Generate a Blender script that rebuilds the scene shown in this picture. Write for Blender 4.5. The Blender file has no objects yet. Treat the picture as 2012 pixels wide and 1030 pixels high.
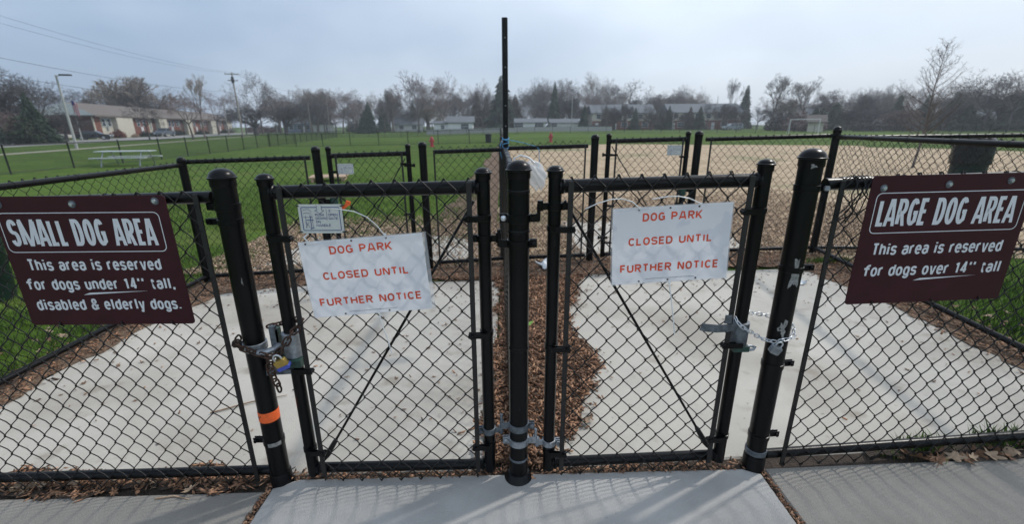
import bpy, math, random
import numpy as np
from mathutils import Matrix, Vector
PI = math.pi
rad = math.radians
sc = bpy.context.scene
col = sc.collection

# ------------------------------------------------------------------ camera
PITCH, ROLL = rad(17.29), rad(-0.264)
fw = Vector((0, math.cos(PITCH), -math.sin(PITCH)))
up0 = Vector((0, math.sin(PITCH), math.cos(PITCH)))
rt0 = Vector((1, 0, 0))
rt = rt0*math.cos(ROLL) + up0*math.sin(ROLL)
up = -rt0*math.sin(ROLL) + up0*math.cos(ROLL)
cam = bpy.data.cameras.new('camera')
cam.sensor_fit = 'HORIZONTAL'; cam.sensor_width = 36.0; cam.lens = 15.39
cam.clip_start = 0.05; cam.clip_end = 6000
cam.dof.use_dof = True; cam.dof.focus_distance = 1.72; cam.dof.aperture_fstop = 2.6
co = bpy.data.objects.new('camera', cam); col.objects.link(co)
M = Matrix((rt, up, -fw)).transposed().to_4x4(); M.translation = (0, 0, 1.43)
co.matrix_world = M
sc.camera = co

# ------------------------------------------------------------------ light
SUN_AZ, SUN_EL = rad(62), rad(47)      # azimuth clockwise from +Y
world = bpy.data.worlds.new('World'); sc.world = world; world.use_nodes = True
nt = world.node_tree; nt.nodes.clear()
wo = nt.nodes.new('ShaderNodeOutputWorld'); bg = nt.nodes.new('ShaderNodeBackground')
sky = nt.nodes.new('ShaderNodeTexSky'); sky.sky_type = 'NISHITA'; sky.sun_disc = False
sky.sun_elevation = SUN_EL; sky.sun_rotation = SUN_AZ
sky.air_density = 1.0; sky.dust_density = 3.0; sky.ozone_density = 1.5
SKYOFF = (3.9, 1.7, 0.4)
# thin high overcast: the clear sky is veiled by an even pale cloud sheet with soft large clumps
tc = nt.nodes.new('ShaderNodeTexCoord')
mp = nt.nodes.new('ShaderNodeMapping'); mp.inputs['Scale'].default_value = (1.0, 1.0, 2.0); mp.inputs['Location'].default_value = SKYOFF
ns = nt.nodes.new('ShaderNodeTexNoise'); ns.inputs['Scale'].default_value = 0.85
ns.inputs['Detail'].default_value = 5; ns.inputs['Roughness'].default_value = 0.5
rp = nt.nodes.new('ShaderNodeValToRGB')
rp.color_ramp.elements[0].position = 0.34; rp.color_ramp.elements[0].color = (2.45, 3.25, 4.5, 1)
rp.color_ramp.elements[1].position = 0.62; rp.color_ramp.elements[1].color = (6.3, 7.0, 7.8, 1)
mx = nt.nodes.new('ShaderNodeMix'); mx.data_type = 'RGBA'; mx.inputs[0].default_value = 0.76
nt.links.new(tc.outputs['Generated'], mp.inputs['Vector']); nt.links.new(mp.outputs[0], ns.inputs['Vector'])
nt.links.new(ns.outputs['Fac'], rp.inputs[0]); nt.links.new(sky.outputs[0], mx.inputs[6])
nt.links.new(rp.outputs[0], mx.inputs[7]); nt.links.new(mx.outputs[2], bg.inputs[0])
bg.inputs[1].default_value = 0.10
nt.links.new(bg.outputs[0], wo.inputs[0])
sl = bpy.data.lights.new('sun', 'SUN'); sl.energy = 1.4; sl.angle = rad(2.4); sl.color = (1.0, 0.955, 0.89)
so = bpy.data.objects.new('sun', sl); col.objects.link(so)
sd = Vector((math.sin(SUN_AZ)*math.cos(SUN_EL), math.cos(SUN_AZ)*math.cos(SUN_EL), math.sin(SUN_EL)))
so.rotation_euler = (-sd).to_track_quat('-Z', 'Y').to_euler(); so.location = (20, 20, 40)
sc.view_settings.view_transform = 'Standard'; sc.view_settings.look = 'None'
sc.view_settings.exposure = 0.64; sc.view_settings.gamma = 1.0

# ------------------------------------------------------------------ helpers
def g(x):                        # the ground falls gently to the left
    return 0.0227*max(-20.0, min(6.0, x))
def gv(x):
    return 0.0227*np.clip(x, -20.0, 6.0)

class MB:
    def __init__(s): s.v = []; s.f = []
    def add(s, vs, fs):
        o = len(s.v); s.v += [tuple(map(float, p)) for p in vs]; s.f += [tuple(i+o for i in f) for f in fs]; return s
    def box(s, c, d, rz=0.0, tilt=None):
        vs = []
        R = Matrix.Rotation(rz, 3, 'Z')
        if tilt is not None: R = R @ tilt
        for sx in (-.5, .5):
            for sy in (-.5, .5):
                for sz in (-.5, .5):
                    vs.append(Vector(c) + R @ Vector((sx*d[0], sy*d[1], sz*d[2])))
        return s.add(vs, [(0,1,3,2),(4,6,7,5),(0,4,5,1),(2,3,7,6),(0,2,6,4),(1,5,7,3)])
    def tube(s, pts, r, n=8, closed=False, caps=True):
        pts = [Vector(p) for p in pts]; m = len(pts); rs = r if isinstance(r, (list, tuple)) else [r]*m
        vs = []; prev = None
        for i, p in enumerate(pts):
            if closed: t = pts[(i+1) % m] - pts[i-1]
            else: t = pts[min(i+1, m-1)] - pts[max(i-1, 0)]
            if t.length < 1e-9: t = Vector((0, 0, 1))
            t.normalize()
            if prev is None:
                a = Vector((0, 0, 1)) if abs(t.z) < 0.9 else Vector((1, 0, 0))
                u = t.cross(a).normalized()
            else:
                u = (prev - t*prev.dot(t))
                if u.length < 1e-6: u = t.orthogonal()
                u.normalize()
            prev = u; w = t.cross(u)
            for k in range(n):
                a = 2*PI*k/n; vs.append(p + (u*math.cos(a) + w*math.sin(a))*rs[i])
        fs = []
        for i in range(m if closed else m-1):
            j = (i+1) % m
            for k in range(n): fs.append((i*n+k, i*n+(k+1) % n, j*n+(k+1) % n, j*n+k))
        if caps and not closed: fs += [tuple(range(n))[::-1], tuple((m-1)*n+k for k in range(n))]
        return s.add(vs, fs)
    def cyl(s, p0, p1, r0, r1=None, n=16, caps=True):
        return s.tube([p0, p1], [r0, r0 if r1 is None else r1], n, False, caps)
    def lathe(s, prof, n=20, c=(0, 0, 0)):
        vs = []; fs = []; m = len(prof)
        for r, z in prof:
            for k in range(n):
                a = 2*PI*k/n; vs.append((c[0]+r*math.cos(a), c[1]+r*math.sin(a), c[2]+z))
        for i in range(m-1):
            for k in range(n): fs.append((i*n+k, i*n+(k+1) % n, (i+1)*n+(k+1) % n, (i+1)*n+k))
        fs += [tuple(range(n))[::-1], tuple((m-1)*n+k for k in range(n))]
        return s.add(vs, fs)
    def prism(s, poly, axis, a, b):      # polygon in the two other axes, extruded along axis from a to b
        n = len(poly)
        def mk(p, t):
            return {'x': (t, p[0], p[1]), 'y': (p[0], t, p[1]), 'z': (p[0], p[1], t)}[axis]
        vs = [mk(p, a) for p in poly] + [mk(p, b) for p in poly]
        fs = [tuple(range(n)), tuple(range(2*n-1, n-1, -1))] + [(i, (i+1) % n + 0, (i+1) % n + n, i+n)[::-1] for i in range(n)]
        return s.add(vs, fs)
    def mesh(s, name, smooth=None):
        me = bpy.data.meshes.new(name); me.from_pydata(s.v, [], s.f); fin(me, smooth); return me

def fin(me, smooth):
    me.validate(clean_customdata=False); me.update()
    if smooth is not None:
        me.polygons.foreach_set('use_smooth', np.ones(len(me.polygons), bool))
        me.set_sharp_from_angle(angle=rad(smooth))

def npmesh(name, V, Fq, smooth=None):
    V = np.asarray(V, np.float32); Fq = np.asarray(Fq, np.int32); me = bpy.data.meshes.new(name)
    k = Fq.shape[1]
    me.vertices.add(len(V)); me.vertices.foreach_set('co', V.ravel())
    me.loops.add(Fq.size); me.loops.foreach_set('vertex_index', Fq.ravel())
    me.polygons.add(len(Fq)); me.polygons.foreach_set('loop_start', np.arange(0, Fq.size, k, dtype=np.int32))
    me.update(calc_edges=True)
    if smooth: me.polygons.foreach_set('use_smooth', np.ones(len(Fq), bool))
    return me

def obj(name, me, m=None, parent=None, loc=None, rz=0.0):
    o = bpy.data.objects.new(name, me); col.objects.link(o)
    if m is not None and me is not None:
        if len(me.materials) == 0: me.materials.append(m)
        elif me.materials[0] != m:
            o.material_slots[0].link = 'OBJECT'; o.material_slots[0].material = m
    if parent is not None: o.parent = parent
    if loc is not None: o.location = loc
    if rz: o.rotation_euler = (0, 0, rz)
    return o

def tag(o, label=None, cat=None, group=None, kind=None):
    if label: o['label'] = label
    if cat: o['category'] = cat
    if group: o['group'] = group
    if kind: o['kind'] = kind
    return o

def thing(name, label, cat, loc=(0, 0, 0), rz=0.0, group=None):
    o = bpy.data.objects.new(name, None); o.empty_display_size = 0.1; col.objects.link(o)
    o.location = loc; o.rotation_euler = (0, 0, rz)
    return tag(o, label, cat, group)

def part(t, name, mb, m, smooth=40, label=None):
    me = mb if isinstance(mb, bpy.types.Mesh) else mb.mesh(name, smooth)
    o = obj(name, me, m, t)
    if label: o['label'] = label
    return o

def copy_tree(src, parent=None):
    c = src.copy(); col.objects.link(c); c.parent = parent
    for ch in list(src.children): copy_tree(ch, c)
    return c

# ------------------------------------------------------------------ materials
def mat(name, c, rough=0.6, var=0.12, scale=8.0, bump=0.0, bscale=None, metal=0.0, c2=None, spec=0.5, coat=0.0, detail=6.0, island=0.0, lo=0.35, hi=0.65):
    m = bpy.data.materials.new(name); m.use_nodes = True; t = m.node_tree; b = t.nodes['Principled BSDF']
    b.inputs['Roughness'].default_value = rough; b.inputs['Metallic'].default_value = metal
    b.inputs['Specular IOR Level'].default_value = spec
    if coat: b.inputs['Coat Weight'].default_value = coat
    if c2 is None: c2 = tuple(min(1, x*(1+var)) for x in c); c1 = tuple(x*(1-var) for x in c)
    else: c1 = c
    tc = t.nodes.new('ShaderNodeTexCoord'); n = t.nodes.new('ShaderNodeTexNoise')
    n.inputs['Scale'].default_value = scale; n.inputs['Detail'].default_value = detail; n.inputs['Roughness'].default_value = 0.62
    t.links.new(tc.outputs['Object'], n.inputs['Vector'])
    r = t.nodes.new('ShaderNodeValToRGB'); e = r.color_ramp.elements
    e[0].position = lo; e[0].color = (*c1, 1); e[1].position = hi; e[1].color = (*c2, 1)
    t.links.new(n.outputs['Fac'], r.inputs[0]); out = r.outputs[0]
    if island:
        ge = t.nodes.new('ShaderNodeNewGeometry'); mr = t.nodes.new('ShaderNodeMapRange')
        mr.inputs[3].default_value = 1-island; mr.inputs[4].default_value = 1+island
        t.links.new(ge.outputs['Random Per Island'], mr.inputs[0])
        vm = t.nodes.new('ShaderNodeVectorMath'); vm.operation = 'SCALE'
        t.links.new(out, vm.inputs[0]); t.links.new(mr.outputs[0], vm.inputs['Scale']); out = vm.outputs[0]
    t.links.new(out, b.inputs['Base Color'])
    if bump:
        n2 = t.nodes.new('ShaderNodeTexNoise'); n2.inputs['Scale'].default_value = bscale or scale*6; n2.inputs['Detail'].default_value = 4
        t.links.new(tc.outputs['Object'], n2.inputs['Vector'])
        bp = t.nodes.new('ShaderNodeBump'); bp.inputs['Strength'].default_value = bump; bp.inputs['Distance'].default_value = 0.02
        t.links.new(n2.outputs['Fac'], bp.inputs['Height']); t.links.new(bp.outputs[0], b.inputs['Normal'])
    return m

def layered(m, c, scale, lo, hi, detail=5.0, fac=1.0, stretch=(1, 1, 1), rot=0.0):
    """mix a further colour over a material where a noise is high (stains, patches, wear)"""
    t = m.node_tree; b = t.nodes['Principled BSDF']; lk = b.inputs['Base Color'].links[0]; src = lk.from_socket
    tc = t.nodes.new('ShaderNodeTexCoord'); mp = t.nodes.new('ShaderNodeMapping'); mp.inputs['Scale'].default_value = stretch
    mp.inputs['Rotation'].default_value = (0, 0, rot); mp.inputs['Location'].default_value = (scale*1.7, scale*0.3, 5.1)
    n = t.nodes.new('ShaderNodeTexNoise'); n.inputs['Scale'].default_value = scale; n.inputs['Detail'].default_value = detail
    mr = t.nodes.new('ShaderNodeMapRange'); mr.inputs[1].default_value = lo; mr.inputs[2].default_value = hi; mr.inputs[4].default_value = fac
    mx = t.nodes.new('ShaderNodeMix'); mx.data_type = 'RGBA'; mx.inputs[7].default_value = (*c, 1)
    t.links.new(tc.outputs['Object'], mp.inputs[0]); t.links.new(mp.outputs[0], n.inputs['Vector'])
    t.links.new(n.outputs['Fac'], mr.inputs[0]); t.links.new(mr.outputs[0], mx.inputs[0]); t.links.new(src, mx.inputs[6])
    t.links.new(mx.outputs[2], b.inputs['Base Color'])
    return m

K = {}
K['black'] = layered(mat('black_vinyl', (0.0022, 0.0025, 0.0031), 0.30, 0.3, 14, 0.04, 90, spec=0.22), (0.03, 0.03, 0.03), 45, 0.66, 0.8, fac=0.6)
K['wire'] = mat('black_wire', (0.006, 0.0062, 0.0065), 0.38, 0.3, 60, spec=0.3)
K['farblack'] = mat('fence_black', (0.018, 0.02, 0.02), 0.5, 0.2, 5)
K['bar'] = mat('tension_bar_black', (0.0065, 0.006, 0.0058), 0.5, 0.3, 30, 0.1, 200)
K['galv'] = mat('galvanised_steel', (0.30, 0.33, 0.36), 0.45, 0.25, 60, 0.15, 300, metal=0.7)
K['galvdark'] = mat('weathered_steel', (0.13, 0.15, 0.17), 0.5, 0.35, 50, 0.2, 300, metal=0.6)
K['bolt'] = mat('zinc_bolt', (0.62, 0.66, 0.70), 0.3, 0.1, 50, metal=0.8)
K['rust'] = mat('rusty_iron', (0.055, 0.028, 0.018), 0.75, 0.5, 120, 0.4, 500, metal=0.2)
K['green_metal'] = mat('dark_green_paint', (0.012, 0.045, 0.035), 0.4, 0.3, 60)
K['brass'] = mat('brass', (0.50, 0.36, 0.10), 0.35, 0.15, 60, metal=0.8)
K['blue'] = mat('blue_plastic', (0.06, 0.09, 0.42), 0.45, 0.1, 30)
K['orange'] = mat('orange_tape', (0.80, 0.13, 0.025), 0.55, 0.1, 60)
K['ink'] = mat('ink', (0.012, 0.012, 0.014), 0.6, 0.1, 60)
K['maroon'] = layered(mat('maroon_sign_face', (0.040, 0.0105, 0.0140), 0.5, 0.10, 9, spec=0.18), (0.055, 0.018, 0.021), 30, 0.62, 0.8, fac=0.5)
K['signwhite'] = mat('reflective_white_lettering', (0.62, 0.65, 0.68), 0.5, 0.05, 40)
K['cream_plate'] = mat('placard_plate', (0.52, 0.55, 0.52), 0.5, 0.05, 20)
K['navy'] = mat('navy_print', (0.03, 0.05, 0.20), 0.55, 0.1, 60)
K['redprint'] = mat('red_print', (0.66, 0.075, 0.028), 0.6, 0.22, 30)
K['tie'] = mat('white_nylon', (0.72, 0.74, 0.74), 0.4, 0.05, 30)
K['rope'] = mat('blue_twine', (0.10, 0.34, 0.60), 0.8, 0.25, 60)
K['concrete'] = mat('concrete', (0.475, 0.452, 0.400), 0.88, 0.08, 2.2, 0.18, 160)
layered(K['concrete'], (0.29, 0.262, 0.22), 1.3, 0.48, 0.70, fac=0.75)
layered(K['concrete'], (0.21, 0.17, 0.125), 5.5, 0.60, 0.72, fac=0.55)
layered(K['concrete'], (0.54, 0.52, 0.48), 210, 0.55, 0.75, fac=0.35)
layered(K['concrete'], (0.17, 0.145, 0.115), 26, 0.66, 0.76, fac=0.6)
K['sidewalk'] = mat('sidewalk_concrete', (0.395, 0.388, 0.37), 0.85, 0.10, 3.0, 0.3, 190)
layered(K['sidewalk'], (0.21, 0.205, 0.19), 1.7, 0.52, 0.75, fac=0.6)
layered(K['sidewalk'], (0.43, 0.43, 0.42), 260, 0.55, 0.72, fac=0.45)
layered(K['sidewalk'], (0.16, 0.15, 0.13), 40, 0.70, 0.80, fac=0.6)
K['sideplain'] = layered(mat('old_sidewalk_concrete', (0.245, 0.232, 0.208), 0.9, 0.12, 3.0, 0.35, 190), (0.15, 0.145, 0.13), 1.6, 0.5, 0.75, fac=0.65)
layered(K['sideplain'], (0.36, 0.35, 0.33), 260, 0.55, 0.72, fac=0.45)
layered(K['sideplain'], (0.12, 0.11, 0.10), 40, 0.70, 0.80, fac=0.6)
K['soil'] = mat('dark_soil', (0.05, 0.036, 0.026), 0.95, 0.4, 30, 0.6, 120)
K['mulchbed'] = mat('mulch_bed', (0.075, 0.046, 0.030), 0.95, 0.1, 60, 1.0, 90, c2=(0.27, 0.18, 0.115))
K['chip'] = mat('wood_chip', (0.125, 0.058, 0.032), 0.85, 0.25, 25, island=0.85, c2=(0.36, 0.21, 0.125))
K['palechip'] = mat('pale_wood_chip', (0.25, 0.165, 0.105), 0.88, 0.25, 25, island=0.6, c2=(0.50, 0.37, 0.26))
K['leaf'] = mat('dry_leaf', (0.16, 0.085, 0.045), 0.75, 0.35, 60, 0.3, 200)
K['paleleaf'] = mat('pale_dry_leaf', (0.34, 0.25, 0.17), 0.8, 0.3, 60, 0.3, 200)
K['blade'] = mat('grass_blade', (0.055, 0.115, 0.016), 0.6, 0.3, 2.5, island=0.5, c2=(0.12, 0.20, 0.034), spec=0.25)
K['lawn'] = mat('lawn', (0.046, 0.090, 0.011), 0.95, 0.2, 0.35, 0.9, 30, c2=(0.086, 0.142, 0.020), spec=0.1)
layered(K['lawn'], (0.028, 0.058, 0.010), 6, 0.45, 0.75, fac=0.6)
layered(K['lawn'], (0.16, 0.155, 0.055), 0.9, 0.53, 0.74, fac=0.65)
layered(K['lawn'], (0.026, 0.056, 0.009), 2.6, 0.46, 0.64, fac=0.75)
layered(K['lawn'], (0.088, 0.145, 0.022), 0.08, 0.46, 0.6, fac=0.5, stretch=(0.15, 1, 1))
K['straw'] = mat('worn_straw_ground', (0.33, 0.245, 0.15), 0.95, 0.2, 1.4, 0.9, 45, c2=(0.52, 0.40, 0.265))
layered(K['straw'], (0.17, 0.115, 0.07), 5, 0.50, 0.68, fac=0.7)
layered(K['straw'], (0.095, 0.13, 0.04), 0.33, 0.56, 0.70, fac=0.75, stretch=(0.6, 1, 1))
K['asphalt'] = mat('road_asphalt', (0.23, 0.225, 0.215), 0.9, 0.1, 0.5, 0.1, 20)
K['path'] = mat('path_surface', (0.27, 0.25, 0.19), 0.9, 0.1, 1)
K['straps'] = K['black']
K['brick'] = mat('red_brick', (0.17, 0.062, 0.040), 0.85, 0.25, 3, 0.2, 20)
K['brickdark'] = mat('dark_brick', (0.085, 0.036, 0.028), 0.85, 0.25, 3, 0.2, 20)
K['cream'] = mat('cream_siding', (0.50, 0.475, 0.40), 0.8, 0.07, 1.5)
K['white'] = mat('white_siding', (0.62, 0.64, 0.66), 0.7, 0.06, 1.5)
K['bluesiding'] = mat('blue_siding', (0.13, 0.18, 0.25), 0.7, 0.1, 2)
K['yellowsiding'] = mat('yellow_siding', (0.42, 0.38, 0.20), 0.7, 0.08, 2)
K['roof'] = mat('asphalt_shingle', (0.135, 0.115, 0.10), 0.9, 0.2, 4, 0.3, 30)
K['roofgrey'] = mat('grey_shingle', (0.13, 0.145, 0.16), 0.9, 0.2, 4, 0.3, 30)
K['gable'] = mat('grey_green_siding', (0.19, 0.225, 0.22), 0.8, 0.1, 2)
K['glass'] = mat('window_glass', (0.035, 0.05, 0.065), 0.12, 0.2, 2)
K['carglass'] = mat('car_glass', (0.02, 0.026, 0.032), 0.08, 0.1, 2)
K['tyre'] = mat('tyre', (0.014, 0.014, 0.014), 0.85, 0.2, 20)
K['rim'] = mat('wheel_rim', (0.5, 0.52, 0.55), 0.35, 0.1, 20, metal=0.6)
K['grey_paint'] = mat('slate_blue_grey_paint', (0.10, 0.125, 0.155), 0.3, 0.05, 3, coat=0.6)
K['white_paint'] = mat('white_car_paint', (0.62, 0.60, 0.54), 0.3, 0.04, 3, coat=0.6)
K['black_paint'] = mat('dark_car_paint', (0.014, 0.018, 0.026), 0.25, 0.1, 3, coat=0.6)
K['silver_paint'] = mat('silver_car_paint', (0.30, 0.34, 0.38), 0.3, 0.05, 3, coat=0.6)
K['lamp_red'] = mat('red_lamp_lens', (0.35, 0.015, 0.012), 0.3, 0.1, 3)
K['lamp_white'] = mat('clear_lamp_lens', (0.6, 0.6, 0.58), 0.2, 0.1, 3)
K['polewood'] = mat('weathered_pole_wood', (0.24, 0.22, 0.195), 0.9, 0.15, 6, 0.3, 40)
K['concpole'] = mat('pale_concrete_pole', (0.36, 0.37, 0.36), 0.7, 0.08, 4)
K['cable'] = mat('overhead_cable', (0.035, 0.035, 0.04), 0.6, 0.1, 3)
K['hydrant'] = mat('red_hydrant_paint', (0.42, 0.045, 0.06), 0.5, 0.15, 12)
K['bin'] = mat('dark_bin_plastic', (0.016, 0.02, 0.024), 0.5, 0.2, 8)
K['greenbin'] = mat('dark_green_bin_plastic', (0.004, 0.018, 0.014), 0.45, 0.3, 8)
K['bagblack'] = mat('black_bin_bag', (0.012, 0.013, 0.014), 0.28, 0.2, 12, 0.5, 18)
K['tabletop'] = mat('pale_grey_table_board', (0.46, 0.50, 0.52), 0.7, 0.1, 6)
K['goal'] = mat('white_goal_tube', (0.6, 0.62, 0.64), 0.5, 0.05, 6)
K['flagcloth'] = mat('flag_red', (0.40, 0.05, 0.06), 0.8, 0.1, 6)
K['flagwhite'] = mat('flag_white', (0.65, 0.65, 0.68), 0.8, 0.1, 6)
K['flagblue'] = mat('flag_blue', (0.03, 0.05, 0.20), 0.8, 0.1, 6)
K['bark'] = mat('tree_bark', (0.115, 0.095, 0.082), 0.95, 0.25, 4, 0.5, 20)
K['twig'] = mat('grey_brown_twigs', (0.140, 0.122, 0.114), 0.95, 0.2, 1)
K['twigred'] = mat('reddish_twigs', (0.17, 0.122, 0.112), 0.95, 0.2, 1)
K['twigtan'] = mat('tan_twigs', (0.25, 0.21, 0.175), 0.95, 0.2, 1)
K['twigdark'] = mat('dark_twigs', (0.080, 0.072, 0.070), 0.95, 0.2, 1)
K['needle'] = mat('evergreen_needles', (0.020, 0.040, 0.022), 0.85, 0.3, 0.8, island=0.55, c2=(0.045, 0.075, 0.035))
K['needlebrown'] = mat('brownish_evergreen', (0.065, 0.058, 0.040), 0.85, 0.3, 0.8, island=0.5, c2=(0.105, 0.085, 0.06))
K['shrub'] = mat('shrub_leaves', (0.03, 0.045, 0.02), 0.85, 0.3, 0.8, island=0.5)
K['litter'] = mat('white_plastic_film', (0.66, 0.69, 0.70), 0.35, 0.05, 20, 0.3, 30)
K['freshleaf'] = mat('fresh_green_leaf', (0.22, 0.42, 0.08), 0.6, 0.15, 40)
K['bare_metal'] = mat('scraped_grey_metal', (0.23, 0.235, 0.23), 0.55, 0.35, 70, 0.2, 200, metal=0.3)

# translucent laminated paper: light through the sheet shows the wires behind it
def paper_mat():
    m = bpy.data.materials.new('laminated_paper'); m.use_nodes = True; t = m.node_tree; t.nodes.clear()
    o = t.nodes.new('ShaderNodeOutputMaterial'); d = t.nodes.new('ShaderNodeBsdfDiffuse'); tr = t.nodes.new('ShaderNodeBsdfTranslucent')
    gl = t.nodes.new('ShaderNodeBsdfGlossy'); a = t.nodes.new('ShaderNodeMixShader'); b = t.nodes.new('ShaderNodeMixShader'); f = t.nodes.new('ShaderNodeFresnel')
    tc = t.nodes.new('ShaderNodeTexCoord'); n = t.nodes.new('ShaderNodeTexNoise'); n.inputs['Scale'].default_value = 9; n.inputs['Detail'].default_value = 3
    r = t.nodes.new('ShaderNodeValToRGB'); e = r.color_ramp.elements
    e[0].position = 0.52; e[0].color = (0.90, 0.92, 0.95, 1); e[1].position = 0.56; e[1].color = (0.80, 0.83, 0.88, 1)
    t.links.new(tc.outputs['Object'], n.inputs['Vector']); t.links.new(n.outputs['Fac'], r.inputs[0])
    t.links.new(r.outputs[0], d.inputs[0]); t.links.new(r.outputs[0], tr.inputs[0])
    a.inputs[0].default_value = 0.5; gl.inputs['Roughness'].default_value = 0.12; f.inputs[0].default_value = 1.4
    t.links.new(d.outputs[0], a.inputs[1]); t.links.new(tr.outputs[0], a.inputs[2])
    t.links.new(f.outputs[0], b.inputs[0]); t.links.new(a.outputs[0], b.inputs[1]); t.links.new(gl.outputs[0], b.inputs[2])
    t.links.new(b.outputs[0], o.inputs[0]); return m
K['paper'] = paper_mat()
def film_mat(name, c, alpha):
    m = bpy.data.materials.new(name); m.use_nodes = True; b = m.node_tree.nodes['Principled BSDF']
    t = m.node_tree; tc = t.nodes.new('ShaderNodeTexCoord'); n = t.nodes.new('ShaderNodeTexNoise'); n.inputs['Scale'].default_value = 30
    r = t.nodes.new('ShaderNodeValToRGB'); r.color_ramp.elements[0].color = (*[x*.9 for x in c], 1); r.color_ramp.elements[1].color = (*c, 1)
    t.links.new(tc.outputs['Object'], n.inputs['Vector']); t.links.new(n.outputs['Fac'], r.inputs[0]); t.links.new(r.outputs[0], b.inputs['Base Color'])
    b.inputs['Alpha'].default_value = alpha; b.inputs['Roughness'].default_value = 0.15; return m
K['film'] = film_mat('clear_laminate', (0.8, 0.82, 0.85), 0.35)
K['bagfilm'] = film_mat('thin_white_bag_film', (0.8, 0.83, 0.85), 0.5)
# ------------------------------------------------------------------ ground
def sheet(name, poly_xy, off, m, kind='structure', parent=None):
    """flat polygon following the cross slope (kept inside one slope zone or given as strips)"""
    me = bpy.data.meshes.new(name); me.from_pydata([(x, y, g(x)+off) for x, y in poly_xy], [], [tuple(range(len(poly_xy)))]); me.update()
    o = obj(name, me, m, parent)
    if kind: o['kind'] = kind
    return o
def strips(name, fx0, fx1, ys, off, m, nx=8):
    """ruled surface between two edges x0(y), x1(y)"""
    V = []; Fq = []
    for y in ys:
        a, b = fx0(y), fx1(y)
        for i in range(nx+1):
            x = a+(b-a)*i/nx; V.append((x, y, g(x)+off))
    for j in range(len(ys)-1):
        for i in range(nx):
            k = j*(nx+1)+i; Fq.append((k, k+1, k+nx+2, k+nx+1))
    return tag(obj(name, npmesh(name, V, Fq), m), kind='structure')
xs = [-2600, -20, 6, 2600]; ys = [-500, 0, 12, 60, 2600]
V = [(x, y, g(x)-0.02) for y in ys for x in xs]
Fq = [(j*4+i, j*4+i+1, j*4+i+5, j*4+i+4) for j in range(4) for i in range(3)]
tag(obj('lawn', npmesh('lawn', V, Fq), K['lawn']), kind='structure')

rng = np.random.default_rng(7); random.seed(7)
def wob(y, a, s, ph): return a*(math.sin(y*s+ph)+0.6*math.sin(y*s*2.3+ph*1.7)+0.4*math.sin(y*s*5.1+ph*.6))
# worn tan ground of the large dog area
yt = list(np.linspace(4.3, 33.0, 60))
strips('worn_ground', lambda y: -0.12-0.02*y + wob(y, .10, .9, .4) - (0 if y < 31 else (y-31)*-6), lambda y: 5.98 if y < 4.9 else 5.98, yt, -0.014, K['straw'], 6)
strips('worn_ground_far_side', lambda y: 5.98, lambda y: 5.98+max(1.2, min(17.5+wob(y, 1.2, .35, 1), (y-3.0)*1.5)) if y < 29 else 5.98+max(1, 16-(y-29)*3.6+wob(y, 1, .8, 2)), yt, -0.0135, K['straw'], 6)
# worn strip along the dividing fence on the small dog side
strips('worn_strip', lambda y: -1.05-0.012*y+wob(y, .09, 1.1, 2) + max(0, (y-10))*.018, lambda y: -0.10-0.02*y, list(np.linspace(5.6, 38, 70)), -0.0125, K['mulchbed'], 5)

def slab(parent, name, poly, top, m, th=0.09, ins=0.010):
    cx = sum(p[0] for p in poly)/len(poly); cy = sum(p[1] for p in poly)/len(poly); n = len(poly)
    V = [(x, y, g(x)+top-th) for x, y in poly] + [(x, y, g(x)+top-0.007) for x, y in poly]
    for x, y in poly:
        d = math.hypot(cx-x, cy-y); V.append((x+(cx-x)/d*ins*1.3, y+(cy-y)/d*ins*1.3, g(x)+top))
    Fs = [tuple(2*n+i for i in range(n))]
    for i in range(n):
        j = (i+1) % n; Fs += [(i, j, n+j, n+i), (n+i, n+j, 2*n+j, 2*n+i)]
    me = bpy.data.meshes.new(name); me.from_pydata(V, [], Fs); me.update()
    return obj(name, me, m, parent)
def structure(name):
    o = bpy.data.objects.new(name, None); col.objects.link(o); o.empty_display_size = .1; o['kind'] = 'structure'; return o
sw = structure('sidewalk')
slab(sw, 'slab', [(-1.012, -2.6), (1.046, -2.6), (1.046, 1.497), (0.985, 1.525), (-0.925, 1.522), (-1.012, 1.478)], 0.004, K['sidewalk'])
slab(sw, 'slab', [(-3.6, -2.6), (-1.036, -2.6), (-1.036, 1.462), (-3.6, 1.44)], 0.002, K['sideplain'])
slab(sw, 'slab', [(1.072, -2.6), (3.9, -2.6), (3.9, 1.60), (1.072, 1.528)], 0.000, K['sideplain'])
sheet('joint_soil', [(-3.6, -2.6), (3.9, -2.6), (3.9, 1.66), (-3.6, 1.62)], -0.012, K['soil'])
pads = structure('entry_pads')
slab(pads, 'pad', [(-2.93, 1.56), (-0.10, 1.56), (-0.12, 4.02), (-1.6, 4.05), (-2.78, 3.93), (-2.93, 3.4)], -0.004, K['concrete'])
slab(pads, 'pad', [(0.16, 1.565), (3.0, 1.66), (3.02, 3.62), (2.92, 4.14), (0.40, 4.12), (0.30, 2.4)], -0.004, K['concrete'])
slab(pads, 'pad', [(-2.9, 4.62), (-0.40, 4.72), (-0.40, 5.52), (-1.1, 6.1), (-2.9, 6.2)], -0.008, K['concrete'])
slab(pads, 'pad', [(0.72, 4.78), (2.86, 4.84), (2.80, 6.6), (0.76, 6.7)], -0.006, K['concrete'])

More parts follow.
